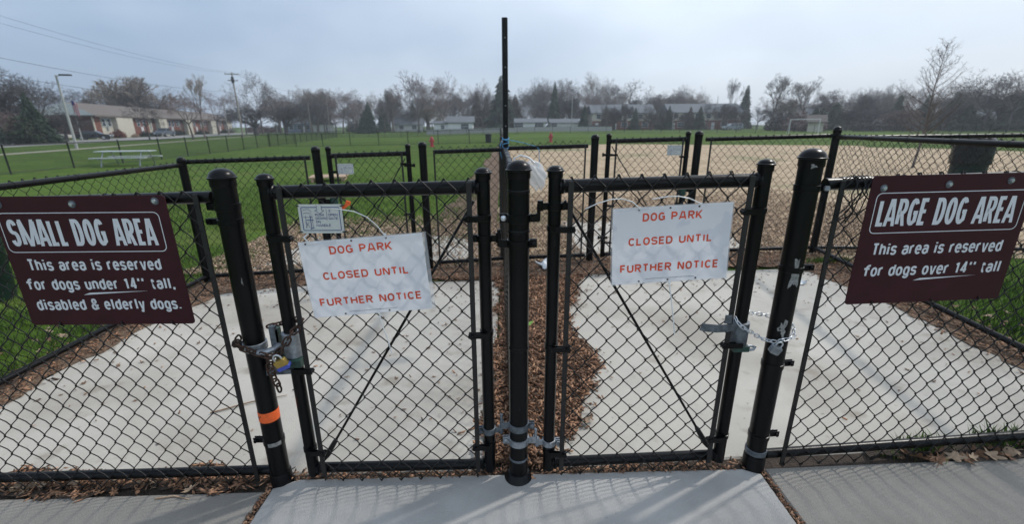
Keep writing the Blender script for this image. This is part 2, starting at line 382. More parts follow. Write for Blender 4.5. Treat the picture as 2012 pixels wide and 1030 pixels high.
# mulch beds: irregular low sheets with real chips spread over them
beds = []
def bed(name, pts, off, m=None):
    """closed outline, wobbled"""
    P = []
    n = len(pts)
    for i in range(n):
        a = np.array(pts[i]); b = np.array(pts[(i+1) % n]); L = np.linalg.norm(b-a); k = max(2, int(L/0.06))
        d = (b-a)/L; nn = np.array((-d[1], d[0]))
        for t in range(k):
            q = a+(b-a)*t/k + nn*(rng.normal()*.012 + .022*math.sin((t/k*L)*9+i*2)+.012*math.sin((t/k*L)*23+i)); P.append(tuple(q))
    beds.append((P, off)); return sheet(name, P, off, m or K['mulchbed'], kind='structure')
bed('mulch_bed', [(-0.14, 1.56), (0.17, 1.57), (0.22, 1.72), (0.33, 1.86), (0.46, 2.15), (0.51, 2.38), (0.49, 2.66), (0.44, 2.95), (0.45, 3.3), (0.56, 3.6), (0.70, 4.04), (1.2, 4.20), (2.1, 4.22), (2.75, 4.20), (2.88, 4.0),
    (2.96, 3.6), (2.98, 2.9), (2.97, 2.2), (2.97, 1.75), (3.27, 1.75), (3.30, 3.0), (3.5, 4.3), (3.5, 4.7), (1.5, 4.70), (-1.5, 4.50), (-3.25, 4.34), (-3.2, 3.0), (-3.25, 1.62), (-2.90, 1.62), (-2.90, 2.4), (-2.84, 3.4), (-2.68, 3.86), (-2.0, 4.02), (-0.8, 4.12), (-0.13, 3.95), (-0.10, 3.0)], 0.002)
bed('leaf_litter_bed', [(-3.3, 1.445), (-2.2, 1.462), (-1.3, 1.478), (-1.06, 1.49), (-1.06, 1.575), (-3.3, 1.60)], 0.0065, K['soil'])
bed('grass_verge_soil', [(1.55, 1.575), (1.75, 1.548), (2.2, 1.560), (3.2, 1.60), (3.2, 1.71), (2.2, 1.665), (1.60, 1.61)], 0.0055, K['soil'])

def chips(name, N, sampler, m, L=(0.012, 0.045), W=(0.004, 0.012), T=(0.002, 0.005), lift=0.010, tilt=0.35, seed=1, label=None):
    r = np.random.default_rng(seed); xy = sampler(r, N); N = len(xy)
    l = r.uniform(*L, N)*.5; w = r.uniform(*W, N)*.5; th = r.uniform(*T, N)
    a = r.uniform(0, 2*PI, N); p = r.normal(0, tilt, N); q = r.normal(0, tilt, N)
    base = np.array([(-1, -.7, 0), (-.6, .9, 0), (1, .6, 0), (.8, -1, 0), (0, -.1, 1), (.1, .2, -1)])
    k = base[None]*np.stack([l, w, th], 1)[:, None, :]
    # bend: tilt about local axes then turn about z
    x, y, z = k[..., 0], k[..., 1], k[..., 2]
    z = z + x*np.sin(p)[:, None] + y*np.sin(q)[:, None]
    ca, sa = np.cos(a)[:, None], np.sin(a)[:, None]
    X = x*ca-y*sa + xy[:, 0:1]; Y = x*sa+y*ca + xy[:, 1:2]
    Z = z + gv(xy[:, 0:1]) + r.uniform(0.002, lift, N)[:, None]
    V = np.stack([X, Y, Z], -1).reshape(-1, 3)
    f = np.array([(0, 3, 4), (3, 2, 4), (2, 1, 4), (1, 0, 4), (3, 0, 5), (2, 3, 5), (1, 2, 5), (0, 1, 5)])
    Fq = (f[None]+(np.arange(N)*6)[:, None, None]).reshape(-1, 3)
    o = obj(name, npmesh(name, V, Fq), m); return tag(o, label, 'wood chips' if 'chip' in name else 'litter', kind='stuff')
def inpoly(P, q):
    P = np.array(P); x, y = q[:, 0], q[:, 1]; ins = np.zeros(len(q), bool); j = len(P)-1
    for i in range(len(P)):
        c = ((P[i, 1] > y) != (P[j, 1] > y)) & (x < (P[j, 0]-P[i, 0])*(y-P[i, 1])/(P[j, 1]-P[i, 1]+1e-12)+P[i, 0]); ins ^= c; j = i
    return ins
def samp_poly(P, spread=0.035, keep=None):
    P_ = np.array(P); lo = P_.min(0); hi = P_.max(0)
    def s(r, N):
        out = []; n = 0
        while n < N:
            q = r.uniform(lo, hi, (N*4, 2)); q = q[inpoly(P, q)]
            if keep is not None: q = q[keep(q, r)]
            out.append(q); n += len(q)
        q = np.concatenate(out)[:N]; return q + r.normal(0, spread, q.shape)*(r.random((N, 1)) < .5)
    return s
B0 = beds[0][0]
chips('wood_chips', 7500, samp_poly(B0, 0.03, lambda q, r: (q[:, 1] < 4.1) & (abs(q[:, 0]) < 0.75)), K['chip'], L=(0.016, 0.058), W=(0.005, 0.017), T=(.003, .007), lift=.022, tilt=.5, seed=2, label='loose brown wood chips along the dividing fence between the concrete pads')
chips('wood_chips', 9000, samp_poly(B0, 0.06), K['chip'], L=(0.012, 0.05), W=(0.006, 0.018), seed=3, label='loose brown wood chips edging the two concrete entry pads')
def rect(x0, x1, y0, y1, fade=None):
    def s(r, N):
        q = np.stack([r.uniform(x0, x1, N*2), r.uniform(y0, y1, N*2)], 1)
        if fade is not None: q = q[r.random(len(q)) < fade(q)]
        return q[:N]
    return s
chips('wood_chips', 17000, rect(0.0, 5.6, 4.55, 10.0, lambda q: np.clip((10.0-q[:, 1])/4.5, 0, 1)*np.where((q[:, 0] > .8) & (q[:, 0] < 2.75) & (q[:, 1] > 4.9) & (q[:, 1] < 6.5), .12, 1)), K['palechip'], L=(0.02, 0.06), W=(0.01, 0.026), T=(0.004, .008), seed=4, label='pale wood chips strewn behind the rear fence of the large dog entry')
chips('wood_chips', 12000, rect(-3.6, 0.0, 4.45, 7.6, lambda q: np.clip((7.6-q[:, 1])/1.6, 0, 1)*np.where((q[:, 0] > -2.8) & (q[:, 0] < -.5) & (q[:, 1] > 4.7) & (q[:, 1] < 5.9), .2, 1)), K['palechip'], L=(0.02, 0.06), W=(0.01, 0.026), T=(0.004, .008), seed=5, label='pale wood chips strewn behind the rear fence of the small dog entry')
chips('wood_chips', 1500, rect(-3.0, 1.06, 1.515, 1.575, None), K['chip'], L=(0.008, 0.03), seed=6, lift=.012, label='small wood chips caught in the gap before the gates')
chips('wood_chips', 420, rect(-1.036, -1.012, 0.6, 1.5), K['chip'], L=(0.006, 0.02), seed=7, lift=.004, label='chips caught in the sidewalk joint below the orange taped post')
chips('wood_chips', 420, rect(1.046, 1.072, 0.6, 1.55), K['chip'], L=(0.006, 0.02), seed=8, lift=.004, label='chips caught in the sidewalk joint below the scraped post')
chips('bark_chips', 1500, samp_poly(beds[1][0], 0.012), K['chip'], L=(0.012, 0.05), W=(.004, .014), seed=9, lift=.02, label='bark chips banked under the small dog fence panel')
def padlitter(q):  # crumbs thicker near the pad edges
    return np.clip(np.exp(-(4.1-q[:, 1])/.35)+.02+.9*np.exp(-(abs(q[:, 0]+.1)/.3))*.5, 0, 1)
chips('wood_chips', 900, rect(-2.85, -0.15, 1.7, 4.0, padlitter), K['chip'], L=(0.008, 0.03), seed=10, lift=.004, label='scattered crumbs of mulch on the small dog pad')
chips('wood_chips', 800, rect(0.5, 2.95, 1.75, 4.1, padlitter), K['chip'], L=(0.008, 0.03), seed=11, lift=.004, label='scattered crumbs of mulch on the large dog pad')

# grass blades
def blades(name, N, sampler, h, m, seed, label, lean=0.45):
    r = np.random.default_rng(seed); q = sampler(r, N); N = len(q)
    a = r.uniform(0, 2*PI, N); hh = r.uniform(h*.45, h, N); w = r.uniform(.0016, .0034, N)*(h/.05)**.4; ln = hh*r.uniform(.05, lean, N); b = a+r.normal(1.5, .5, N)
    z0 = gv(q[:, 0])-0.02
    P0 = np.stack([q[:, 0]-np.cos(a)*w, q[:, 1]-np.sin(a)*w, z0], 1); P1 = np.stack([q[:, 0]+np.cos(a)*w, q[:, 1]+np.sin(a)*w, z0], 1)
    c = np.stack([np.cos(b), np.sin(b)], 1)
    P2 = np.stack([q[:, 0]+c[:, 0]*ln*.4+np.cos(a)*w*.8, q[:, 1]+c[:, 1]*ln*.4+np.sin(a)*w*.8, z0+hh*.62], 1)
    P3 = np.stack([q[:, 0]+c[:, 0]*ln*.4-np.cos(a)*w*.8, q[:, 1]+c[:, 1]*ln*.4-np.sin(a)*w*.8, z0+hh*.62], 1)
    P4 = np.stack([q[:, 0]+c[:, 0]*ln*1.3, q[:, 1]+c[:, 1]*ln*1.3, z0+hh], 1)
    V = np.stack([P0, P1, P2, P3, P4], 1).reshape(-1, 3)
    f = np.array([(0, 1, 2), (0, 2, 3), (3, 2, 4)]); Fq = (f[None]+(np.arange(N)*5)[:, None, None]).reshape(-1, 3)
    return tag(obj(name, npmesh(name, V, Fq), m), label, 'grass', kind='stuff')
def clumpy(x0, x1, y0, y1, s=1.0):
    def f(r, N):
        q = np.stack([r.uniform(x0, x1, N*2), r.uniform(y0, y1, N*2)], 1)
        k = .55+.45*np.sin(q[:, 0]*5.1*s+np.sin(q[:, 1]*3.3*s)*1.6)*np.sin(q[:, 1]*4.3*s+1.3*np.sin(q[:, 0]*2.7*s))
        return q[r.random(len(q)) < k*np.clip((y1-q[:, 1])/(.55*(y1-y0)), 0, 1)*(np.clip((q[:, 0]-x0)/1.2, 0, 1) if x0 < 0 else 1)][:N]
    return f
blades('grass', 34000, clumpy(-7.4, -3.12, 1.45, 6.2), 0.075, K['blade'], 21, 'short green grass outside the small dog entry pen')
blades('grass', 16000, clumpy(3.28, 6.0, 1.7, 4.6), 0.085, K['blade'], 22, 'thick green grass outside the large dog entry pen')
blades('grass', 42000, clumpy(-9, -0.75, 6.6, 15), 0.075, K['blade'], 23, 'mown green grass inside the small dog area')
blades('grass', 5000, clumpy(-3.2, -0.6, 5.4, 7.2, 1.5), 0.06, K['blade'], 24, 'sparse grass at the edge of the wood chips in the small dog area')
def tuft(cx, cy, n, s):
    def f(r, N): return np.stack([cx+r.normal(0, s, N), cy+r.normal(0, .022, N)], 1)
    return f
for i, (cx, cy, n, s, h) in enumerate([(1.83, 1.625, 190, .055, .085), (2.19, 1.645, 230, .07, .10), (1.66, 1.61, 60, .04, .05), (3.25, 4.3, 500, .12, .09)]):
    blades('grass_tuft', n, tuft(cx, cy, n, s), h, K['blade'], 30+i, 'tuft of green grass growing under the bottom rail near the %s' % (['curled oak leaves', 'outer edge of the large dog sign', 'scraped post', 'corner post of the large dog pen'][i]), 0.7)

# ------------------------------------------------------------------ road, path
def ribbon(name, pts0, pts1, off, m):
    V = []; Fq = []
    for i, (p, q) in enumerate(zip(pts0, pts1)):
        V += [(p[0], p[1], g(p[0])+off), (q[0], q[1], g(q[0])+off)]
        if i: Fq.append((2*i-2, 2*i-1, 2*i+1, 2*i))
    return tag(obj(name, npmesh(name, V, Fq), m), kind='structure')
ribbon('road', [(-37, -12), (-52, 46), (-57, 64), (-67, 100), (-95, 200), (-150, 400)], [(-47, -14), (-62.5, 44.5), (-67.5, 63), (-78, 99), (-106, 198), (-162, 398)], -0.008, K['asphalt'])
ribbon('footpath', [(-28, -5), (-37.4, 33), (-39.5, 41), (-45.9, 63.5), (-49, 74), (-58, 104)], [(-29.6, -5), (-39.0, 33), (-41.1, 41), (-47.4, 63.5), (-50.5, 74), (-59.4, 104)], -0.010, K['path'])

# ------------------------------------------------------------------ chain link
def chainlink(W, z0, z1, slope=0.0, w=0.078, h=0.089, r=0.0022, n=5, seg=(0, .1, .5, .9), bulge=0.0065, warp=0.0035, seed=0, hook=True, over=0.003):
    nW = max(1, round(2*W/w)); w = W/nW; nj = max(2, round(2*(z1-z0)/h)); hh = (z1-z0)/nj
    rr = np.random.default_rng(seed); ph = rr.uniform(0, 6.28, 6)
    allV = []; allF = []; off = 0; seg = np.array(seg)
    yb = {0: 0.0}
    for k in range(nW):
        j = np.arange(nj+1); par = (j+k) % 2
        xj = (k+par)*w + np.where(par == 1, over, -over); zj = z0+j*hh
        t = np.tile(seg, nj); ji = np.repeat(np.arange(nj), len(seg))
        x = xj[ji]+(xj[ji+1]-xj[ji])*t; z = zj[ji]+hh*t
        sgn = np.where(par[ji] == 0, 1.0, -1.0)
        prof = np.minimum(1, np.sin(np.pi*t)**.6)
        y = -sgn*bulge*prof
        x = np.append(x, xj[-1]); z = np.append(z, zj[-1]); y = np.append(y, 0)
        if hook:
            s = 1 if par[-1] == 0 else -1
            x = np.append(x, [xj[-1]+s*.004, xj[-1]+s*.010]); z = np.append(z, [zj[-1]+.002, zj[-1]-.011]); y = np.append(y, [-.006, -.008])
            s0 = 1 if par[0] == 0 else -1
            x = np.append([xj[0]+s0*.010, xj[0]+s0*.004], x); z = np.append([zj[0]+.011, zj[0]-.002], z); y = np.append([-.008, -.006], y)
        # slack in the fabric
        dx = warp*(np.sin(x*5.3+z*3.1+ph[0])+.7*np.sin(z*9.7+x*4+ph[1])); dz = warp*(np.sin(x*4.1-z*4.9+ph[2])+.7*np.sin(x*11+z*3+ph[3]))
        dy = warp*.9*np.sin(x*3.7+z*2.9+ph[4])
        e = np.clip(np.minimum(x, W-x)/.12, 0, 1)
        P = np.stack([x+dx*e, y+dy*e, z+dz*e+slope*x], 1)
        T = np.gradient(P, axis=0); T /= np.linalg.norm(T, axis=1)[:, None]+1e-12
        U = np.tile(np.array([0., 1., 0.]), (len(P), 1)); U -= T*(U*T).sum(1)[:, None]; U /= np.linalg.norm(U, axis=1)[:, None]+1e-12
        Wv = np.cross(T, U); a = np.arange(n)*2*np.pi/n
        Vv = P[:, None]+r*(np.cos(a)[None, :, None]*U[:, None]+np.sin(a)[None, :, None]*Wv[:, None]); m_ = len(P)
        i = np.arange(m_-1)[:, None]*n; kk = np.arange(n)[None]; k2 = (kk+1) % n
        Fq = np.stack([i+kk, i+k2, i+n+k2, i+n+kk], -1).reshape(-1, 4)+off
        allV.append(Vv.reshape(-1, 3)); allF.append(Fq); off += m_*n
    return npmesh('chain_link_mesh', np.concatenate(allV), np.concatenate(allF), True)

def line_frame(p0, p1):
    W = math.hypot(p1[0]-p0[0], p1[1]-p0[1]); rz = math.atan2(p1[1]-p0[1], p1[0]-p0[0]); z0 = g(p0[0]); z1 = g(p1[0])
    return W, rz, z0, (z1-z0)/W

def band(mb, x, y, z, r, hgt=0.022, th=0.003, ear=None, earlen=0.03, n=20):
    """flat strap round a tube, with two bolt ears in direction ear (radians)"""
    mb.lathe([(r+.0004, z-hgt/2), (r+th, z-hgt/2+.001), (r+th, z+hgt/2-.001), (r+.0004, z+hgt/2)], n, (x, y, 0))
    if ear is not None:
        c = Vector((x+math.cos(ear)*(r+earlen/2), y+math.sin(ear)*(r+earlen/2), z)); nrm = Vector((-math.sin(ear), math.cos(ear), 0))
        for s in (-1, 1): mb.box(c+nrm*s*.006, (earlen+.004, .003, hgt), ear)
    return mb
def boltat(mb, p, axis, L=0.03, r=0.006):
    p = Vector(p); a = Vector(axis).normalized()
    mb.cyl(p-a*L/2, p+a*L/2, r*.6, n=8); mb.cyl(p-a*(L/2+.002), p-a*(L/2-.006), r*1.25, n=6); 
    mb.lathe([(r*1.3, 0), (r*1.1, .003), (r*.4, .005)], 10, (0, 0, 0)) if False else None
    mb.cyl(p+a*(L/2-.005), p+a*(L/2+.003), r*1.2, r*.8, n=10)
    return mb

def cap_profile(r, dome, skirt):
    pr = [(r+.0018, -skirt), (r+.003, -skirt+.002), (r+.003, -.004), (r+.0075, -.003), (r+.008, .001), (r+.004, .003)]
    for a in np.linspace(0.12, 1.0, 7): pr.append(((r+.003)*math.cos(a*PI/2)+.0004, .002+dome*math.sin(a*PI/2)))
    return pr

def post(name, label, x, y, h, r=0.038, dome=0.030, skirt=0.03, cat='fence post', group=None, n=24):
    t = thing(name, label, cat, (x, y, g(x)), 0, group)
    part(t, 'post_tube', MB().cyl((0, 0, -0.10), (0, 0, h-dome), r, n=n), K['black'])
    part(t, 'post_cap', MB().lathe(cap_profile(r, dome, skirt), n, (0, 0, h-dome)), K['black'])
    return t
# ------------------------------------------------------------------ lettering
XH = .73
def so(cx, cy, rx, ry, a0, a1, n=14, e=2.25):
    out = []
    for k in range(n+1):
        a = rad(a0+(a1-a0)*k/n); ca, sa = math.cos(a), math.sin(a)
        out.append((cx+rx*math.copysign(abs(ca)**(2/e), ca), cy+ry*math.copysign(abs(sa)**(2/e), sa)))
    return out
GL = {   # condensed gothic letters as stroke centre lines: advance width, strokes
 'A': (.56, [('d', (0, 0), (.40, 1)), ('d', (1, 0), (.60, 1)), [(.2, .22), (.8, .22)]]), 'C': (.42, [so(.5, .5, .5, .5, 38, 322)]), 'D': (.43, [[(0, 0), (0, 1), (.45, 1)]+so(.45, .5, .55, .5, 85, -85)+[(.45, 0), (0, 0)]]),
 'E': (.36, [[(1, 1), (0, 1), (0, 0), (1, 0)], [(0, .52), (.9, .52)]]), 'F': (.35, [[(1, 1), (0, 1), (0, 0)], [(0, .50), (.88, .50)]]), 'G': (.43, [so(.5, .5, .5, .5, 40, 300)+[(1, .12), (1, .47), (.58, .47)]]),
 'H': (.43, [[(0, 0), (0, 1)], [(1, 0), (1, 1)], [(0, .52), (1, .52)]]), 'I': (.10, [[(.5, 0), (.5, 1)]]), 'K': (.42, [[(0, 0), (0, 1)], ('d', (1, 1), (.02, .30)), ('d', (.34, .56), (1, 0))]), 'L': (.34, [[(0, 1), (0, 0), (1, 0)]]),
 'M': (.95, [[(0, 0), (0, 1)], [(1, 0), (1, 1)], ('d', (.04, 1), (.47, 0)), ('d', (.96, 1), (.53, 0))]), 'N': (.44, [[(0, 0), (0, 1)], [(1, 0), (1, 1)], ('d', (.03, 1), (.97, 0))]), 'O': (.44, [so(.5, .5, .5, .5, 90, 450, 28)]), 'P': (.40, [[(0, 0), (0, 1), (.5, 1)]+so(.5, .73, .5, .27, 85, -85)+[(.5, .46), (0, .46)]]),
 'R': (.42, [[(0, 0), (0, 1), (.5, 1)]+so(.5, .74, .5, .26, 85, -85)+[(.5, .48), (0, .48)], ('d', (.48, .50), (1, 0))]), 'S': (.41, [so(.5, .755, .5, .245, 15, 250)+so(.5, .255, .5, .255, 70, -165)]), 'T': (.40, [[(0, 1), (1, 1)], [(.5, 1), (.5, 0)]]),
 'U': (.43, [[(0, 1), (0, .35)]+so(.5, .35, .5, .35, 180, 360)+[(1, .35), (1, 1)]]), 'W': (.6, [[(0, 1), (.25, 0), (.5, .9), (.75, 0), (1, 1)]]), '1': (.26, [[(.75, 1), (.75, 0)], [(.1, .80), (.75, .93)]]), '2': (.38, [so(.5, .72, .5, .28, 170, -20)+[(0, 0), (1, 0)]]), '4': (.42, [[(.75, 0), (.75, 1)], ('d', (.72, 1), (.02, .25)), [(0, .26), (1.08, .26)]]),
 'a': (.37, [so(.52, XH-.21, .48, .21, 160, 0)+[(1, 0)], [(1, .42), (.5, .42)]+so(.46, .21, .46, .21, 95, 265)+[(.65, .0), (1, .16)]]), 'b': (.37, [[(0, 1), (0, 0)], so(.5, XH/2, .5, XH/2, 180, 540, 26)]), 'd': (.37, [[(1, 1), (1, 0)], so(.5, XH/2, .5, XH/2, 0, 360, 26)]),
 'e': (.37, [[(0, XH*.52), (1, XH*.52)]+so(.5, XH/2, .5, XH/2, 6, 318, 24)]), 'f': (.30, [[(.25, 0), (.25, .76)]+so(1.15, .76, .9, .24, 180, 88), [(-.45, XH*.96), (1.0, XH*.96)]]), 'g': (.37, [[(1, XH), (1, -.08)]+so(.5, -.06, .5, .22, 0, -160), so(.5, XH/2, .5, XH/2, 0, 360, 26)]),
 'h': (.36, [[(0, 0), (0, 1)], so(.5, XH-.24, .5, .24, 180, 0)+[(1, 0)]]), 'i': (.09, [[(.5, 0), (.5, XH)], [(.5, .88), (.5, 1.02)]]), 'l': (.09, [[(.5, 0), (.5, 1)]]), 'n': (.36, [[(0, 0), (0, XH)], so(.5, XH-.24, .5, .24, 180, 0)+[(1, 0)]]),
 'o': (.37, [so(.5, XH/2, .5, XH/2, 90, 450, 26)]), 'r': (.24, [[(0, 0), (0, XH)], so(.85, XH-.26, .85, .26, 180, 82)]), 's': (.34, [so(.5, XH-.18, .5, .18, 15, 250)+so(.5, .185, .5, .185, 70, -165)]), 't': (.26, [[(.42, .92), (.42, .165)]+so(.9, .18, .48, .18, 180, 275), [(0, XH), (1, XH)]]),
 'u': (.36, [[(0, XH), (0, .24)]+so(.5, .24, .5, .24, 180, 360), [(1, XH), (1, 0)]]), 'v': (.37, [('d', (0, XH), (.45, 0)), ('d', (1, XH), (.55, 0))]), 'y': (.37, [('d', (0, XH), (.5, .0)), ('d', (1, XH), (.42, -.22)), [(.50, -.24), (.02, -.24)]]), '.': (.09, [[(.5, -.02), (.5, .10)]]), ',': (.10, [[(.5, .10), (.5, -.04), (.2, -.16)]]),
 "'": (.10, [[(.6, 1.02), (.4, .74)]]), '&': (.50, [[(1, 0), (.2, .70)]+so(.47, .80, .29, .20, 190, -20)+[(.35, .50)]+so(.40, .24, .40, .24, 110, 300)+[(1, .46)]]), ' ': (.33, []), '"': (.2, [[(.2, 1), (.2, .72)], [(.8, 1), (.8, .72)]])}
def stroke(mb, pts, t, y):
    if pts[0] == 'd':       # slanted limb cut level at both ends
        (x0, z0), (x1, z1) = pts[1:]; hw = t/2*math.hypot(x1-x0, z1-z0)/abs(z1-z0)*.88
        mb.add([(x0-hw, y, z0), (x0+hw, y, z0), (x1+hw, y, z1), (x1-hw, y, z1)], [(0, 1, 2, 3)]); return
    P = [Vector(p) for p in pts]; Q = [P[0]]
    for p in P[1:]:
        if (p-Q[-1]).length > t*.06: Q.append(p)
    P = Q; n = len(P); closed = n > 8 and (P[0]-P[-1]).length < t*.25
    if closed: P = P[:-1]; n -= 1
    V = []
    for i in range(n):
        a = P[i]-P[i-1] if (i or closed) else P[1]-P[0]; b = P[(i+1) % n]-P[i] if (i < n-1 or closed) else a
        a = a.normalized(); b = b.normalized(); na = Vector((-a.y, a.x)); nb = Vector((-b.y, b.x)); m = na+nb
        if m.length < .3: m = nb.copy()
        m.normalize(); k = min(1.9, 1/max(.3, m.dot(nb))); o = m*t/2*k; V += [(P[i].x+o.x, y, P[i].y+o.y), (P[i].x-o.x, y, P[i].y-o.y)]
    mb.add(V, [(2*i, 2*i+1, 2*((i+1) % n)+1, 2*((i+1) % n)) for i in range(n if closed else n-1)])
def glyphs(s, width, cap, wt, sp=.09):
    """each letter of a line as its own list of strokes, fitted to the given width and cap height"""
    t = wt*cap; gap = sp*cap; n = sum(ch != ' ' for ch in s); kern = (sum(.035*cap for ch in s[:-1] if ch in 'AL')+sum(.06*cap for p, q in zip(s, s[1:]) if q == 'A' and p != ' ')) if cap > .06 else 0; k = (width-n*t-gap*(len(s)-1)+kern)/sum(GL[ch][0] for ch in s); x = t/2; out = []
    for i, ch in enumerate(s):
        w, st = GL[ch]; out.append((ch, [('d', (x+q[1][0]*w*k, q[1][1]*cap), (x+q[2][0]*w*k, q[2][1]*cap)) if q[0] == 'd' else [(x+px*w*k, t/2+pz*(cap-t)) for px, pz in q] for q in st])); x += w*k+gap+(t if ch != ' ' else 0)-(.035*cap if ch in 'AL' and cap > .06 else 0)-(.06*cap if cap > .06 and s[i+1:i+2] == 'A' and ch != ' ' else 0)
    return out, t
def lettering(parent, s, x, z, width, cap, m, y, wt=.17, f=None, name='letter', joined=False, sp=.09):
    gl, t = glyphs(s, width, cap, wt, sp); mb = MB()
    for ch, st in gl:
        if not st: continue
        if not joined: mb = MB()
        for i, q in enumerate(st): stroke(mb, q, t, -.00006*i)
        if not joined: _put(parent, mb, x, z, y, f, name, m)
    if joined: _put(parent, mb, x, z, y, f, 'lettering', m)['kind'] = 'stuff'
def _put(parent, mb, x, z, y, f, name, m):
    mb.v = [(px+x, py+y+(float(f(px+x, pz+z)) if f is not None else 0), pz+z) for px, py, pz in mb.v]
    return obj(name, mb.mesh(name), m, parent)
def rrect(w0, w1, z0, z1, r, n=6):
    P = []
    for cx, cz, a0 in ((w1-r, z0+r, -90), (w1-r, z1-r, 0), (w0+r, z1-r, 90), (w0+r, z0+r, 180)):
        for k in range(n+1):
            a = rad(a0+90*k/n); P.append((cx+r*math.cos(a), cz+r*math.sin(a)))
    return P
def outline(mb, w0, w1, z0, z1, r, t, y):
    A = rrect(w0, w1, z0, z1, r); B = rrect(w0+t, w1-t, z0+t, z1-t, max(.001, r-t)); n = len(A)
    return mb.add([(x, y, z) for x, z in A]+[(x, y, z) for x, z in B], [(i, (i+1) % n, n+(i+1) % n, n+i) for i in range(n)])

# ------------------------------------------------------------------ front posts
PL, PC, PR = (-0.992, 1.519), (0.024, 1.511), (1.032, 1.538)
post_l = post('gate_post', 'thick black gate post wrapped with a strip of orange tape', *PL, 1.318, cat='gate post')
post_c = post('gate_post', 'thick black centre post carrying the hinges of both closed gates', *PC, 1.318, cat='gate post')
post_r = post('gate_post', 'thick black gate post with scraped grey paint patches', *PR, 1.328, cat='gate post')
# fittings of the left post
part(post_l, 'tape', MB().lathe([(.0383, .318), (.0391, .318), (.0391, .362), (.0383, .362)], 28), K['orange'])
mb = MB(); gl_, t_ = glyphs('4"', .020, .020, .14)
for ch, st in gl_:
    for i, q in enumerate(st): stroke(mb, q, t_, -.00005*i)
mb.v = [(.0396*math.sin((x-.030)/.0395), -(.0396-y)*math.cos((x-.030)/.0395), z+.331) for x, y, z in mb.v]
part(post_l, 'lettering', mb, K['ink'], None)['kind'] = 'stuff'
part(post_l, 'brace_band', band(MB(), 0, 0, 1.188, .038, .024, ear=PI), K['black'])
mb = MB(); band(mb, 0, 0, 1.135, .038, .022, ear=PI, earlen=.042); boltat(mb, (-.070, 0, 1.135), (0, 1, 0)); part(post_l, 'tension_band', mb, K['black'])
mb = MB(); band(mb, 0, 0, .652, .038, .022, ear=PI, earlen=.042); boltat(mb, (-.070, 0, .652), (0, 1, 0)); part(post_l, 'tension_band', mb, K['black'])
mb = MB(); band(mb, 0, 0, .212, .038, .022, ear=PI, earlen=.042); boltat(mb, (-.070, 0, .212), (0, 1, 0)); part(post_l, 'tension_band', mb, K['black'])
P = []
for k in range(9):
    a = rad(-95+k*9); P += [(.0416*math.cos(a), .0416*math.sin(a), .203), (.0416*math.cos(a), .0416*math.sin(a), .221)]
part(post_l, 'scraped_patch', MB().add(P, [(2*i, 2*i+2, 2*i+3, 2*i+1) for i in range(8)]), K['bare_metal'])
part(post_l, 'base_collar', MB().lathe([(.046, -.03), (.046, .0), (.0435, .006), (.0425, .05), (.040, .055)], 24), K['black'])
mb = MB().lathe([(.0386, .632), (.0425, .634), (.0425, .662), (.0386, .664)], 26); part(post_l, 'latch_strap', mb, K['galv'])
# fittings of the right post
part(post_r, 'brace_band', band(MB(), 0, 0, 1.195, .038, .024, ear=rad(5)), K['black'])
mb = MB(); boltat(mb, (.062, 0, 1.195), (0, 1, 0), r=.008); part(post_r, 'bolt', mb, K['galv'])
for z in (.90, .50, .165):
    mb = MB(); band(mb, 0, 0, z, .038, .022, ear=rad(5), earlen=.046); boltat(mb, (.072, .006, z), (0, 1, 0)); part(post_r, 'tension_band', mb, K['black'])
part(post_r, 'collar', MB().lathe([(.0385, .075), (.0415, .077), (.0415, .098), (.0385, .10)], 24), K['galvdark'])
part(post_r, 'base_collar', MB().lathe([(.047, -.03), (.047, .0), (.044, .006), (.0425, .06), (.040, .065)], 24), K['black'])
def patch(parent, r, a0, zc, aw, zh, seed, m):
    rr = np.random.default_rng(seed); n = 26; V = [(r*math.cos(a0), r*math.sin(a0), zc)]
    for k in range(n):
        t = 2*PI*k/n; q = 1+.42*math.sin(3*t+seed)+.25*math.sin(7*t+2*seed)+rr.normal()*.10
        a = a0+aw*q*math.cos(t); V.append((r*math.cos(a), r*math.sin(a), zc+zh*q*math.sin(t)))
    return part(parent, 'scraped_patch', MB().add(V, [(0, 1+k, 1+(k+1) % n) for k in range(n)]), m, None)
patch(post_r, .0388, rad(-98), .885, .34, .050, 3, K['bare_metal'])
patch(post_r, .0388, rad(-106), .668, .30, .034, 5, K['bare_metal'])
patch(post_r, .0416, rad(-112), 1.272, .2, .006, 8, K['bare_metal'])
patch(post_l, .0388, rad(-60), .92, .05, .012, 4, K['bare_metal'])
# centre post: hinge halves, base collar
def hinge_post(t, z, side, m, mbolt):
    mb = band(MB(), 0, 0, z, .038, .030, .004)
    mb.box((side*.052, -.006, z), (.034, .005, .028)); mb.box((side*.066, 0, z+.002), (.012, .016, .028)); mb.cyl((side*.070, 0, z-.012), (side*.070, 0, z+.05), .0065, n=10)
    for s in (-1, 1): mb.box((-side*.052, s*.0065, z), (.026, .004, .030))
    part(t, 'hinge_strap', mb, m)
    b = MB().lathe([(.0105, 0), (.010, .003), (.006, .006), (.001, .0072)], 14); v = [(-side*.053+x*1, -.010-zz, z+y) for x, y, zz in b.v]; b.v = v
    b.cyl((-side*.053, -.008, z), (-side*.053, .018, z), .005, n=8); part(t, 'bolt', b, mbolt)
hinge_post(post_c, 1.122, 1, K['black'], K['bolt']); hinge_post(post_c, 1.030, -1, K['black'], K['black'])
hinge_post(post_c, .262, -1, K['galvdark'], K['galvdark']); hinge_post(post_c, .190, 1, K['galv'], K['galv'])
for z, m in ((1.215, 'black'), (1.075, 'black'), (.618, 'black'), (.104, 'galvdark')):
    part(post_c, 'collar', MB().lathe([(.0384, z-.006), (.0397, z-.004), (.0397, z+.004), (.0384, z+.006)], 24), K[m])
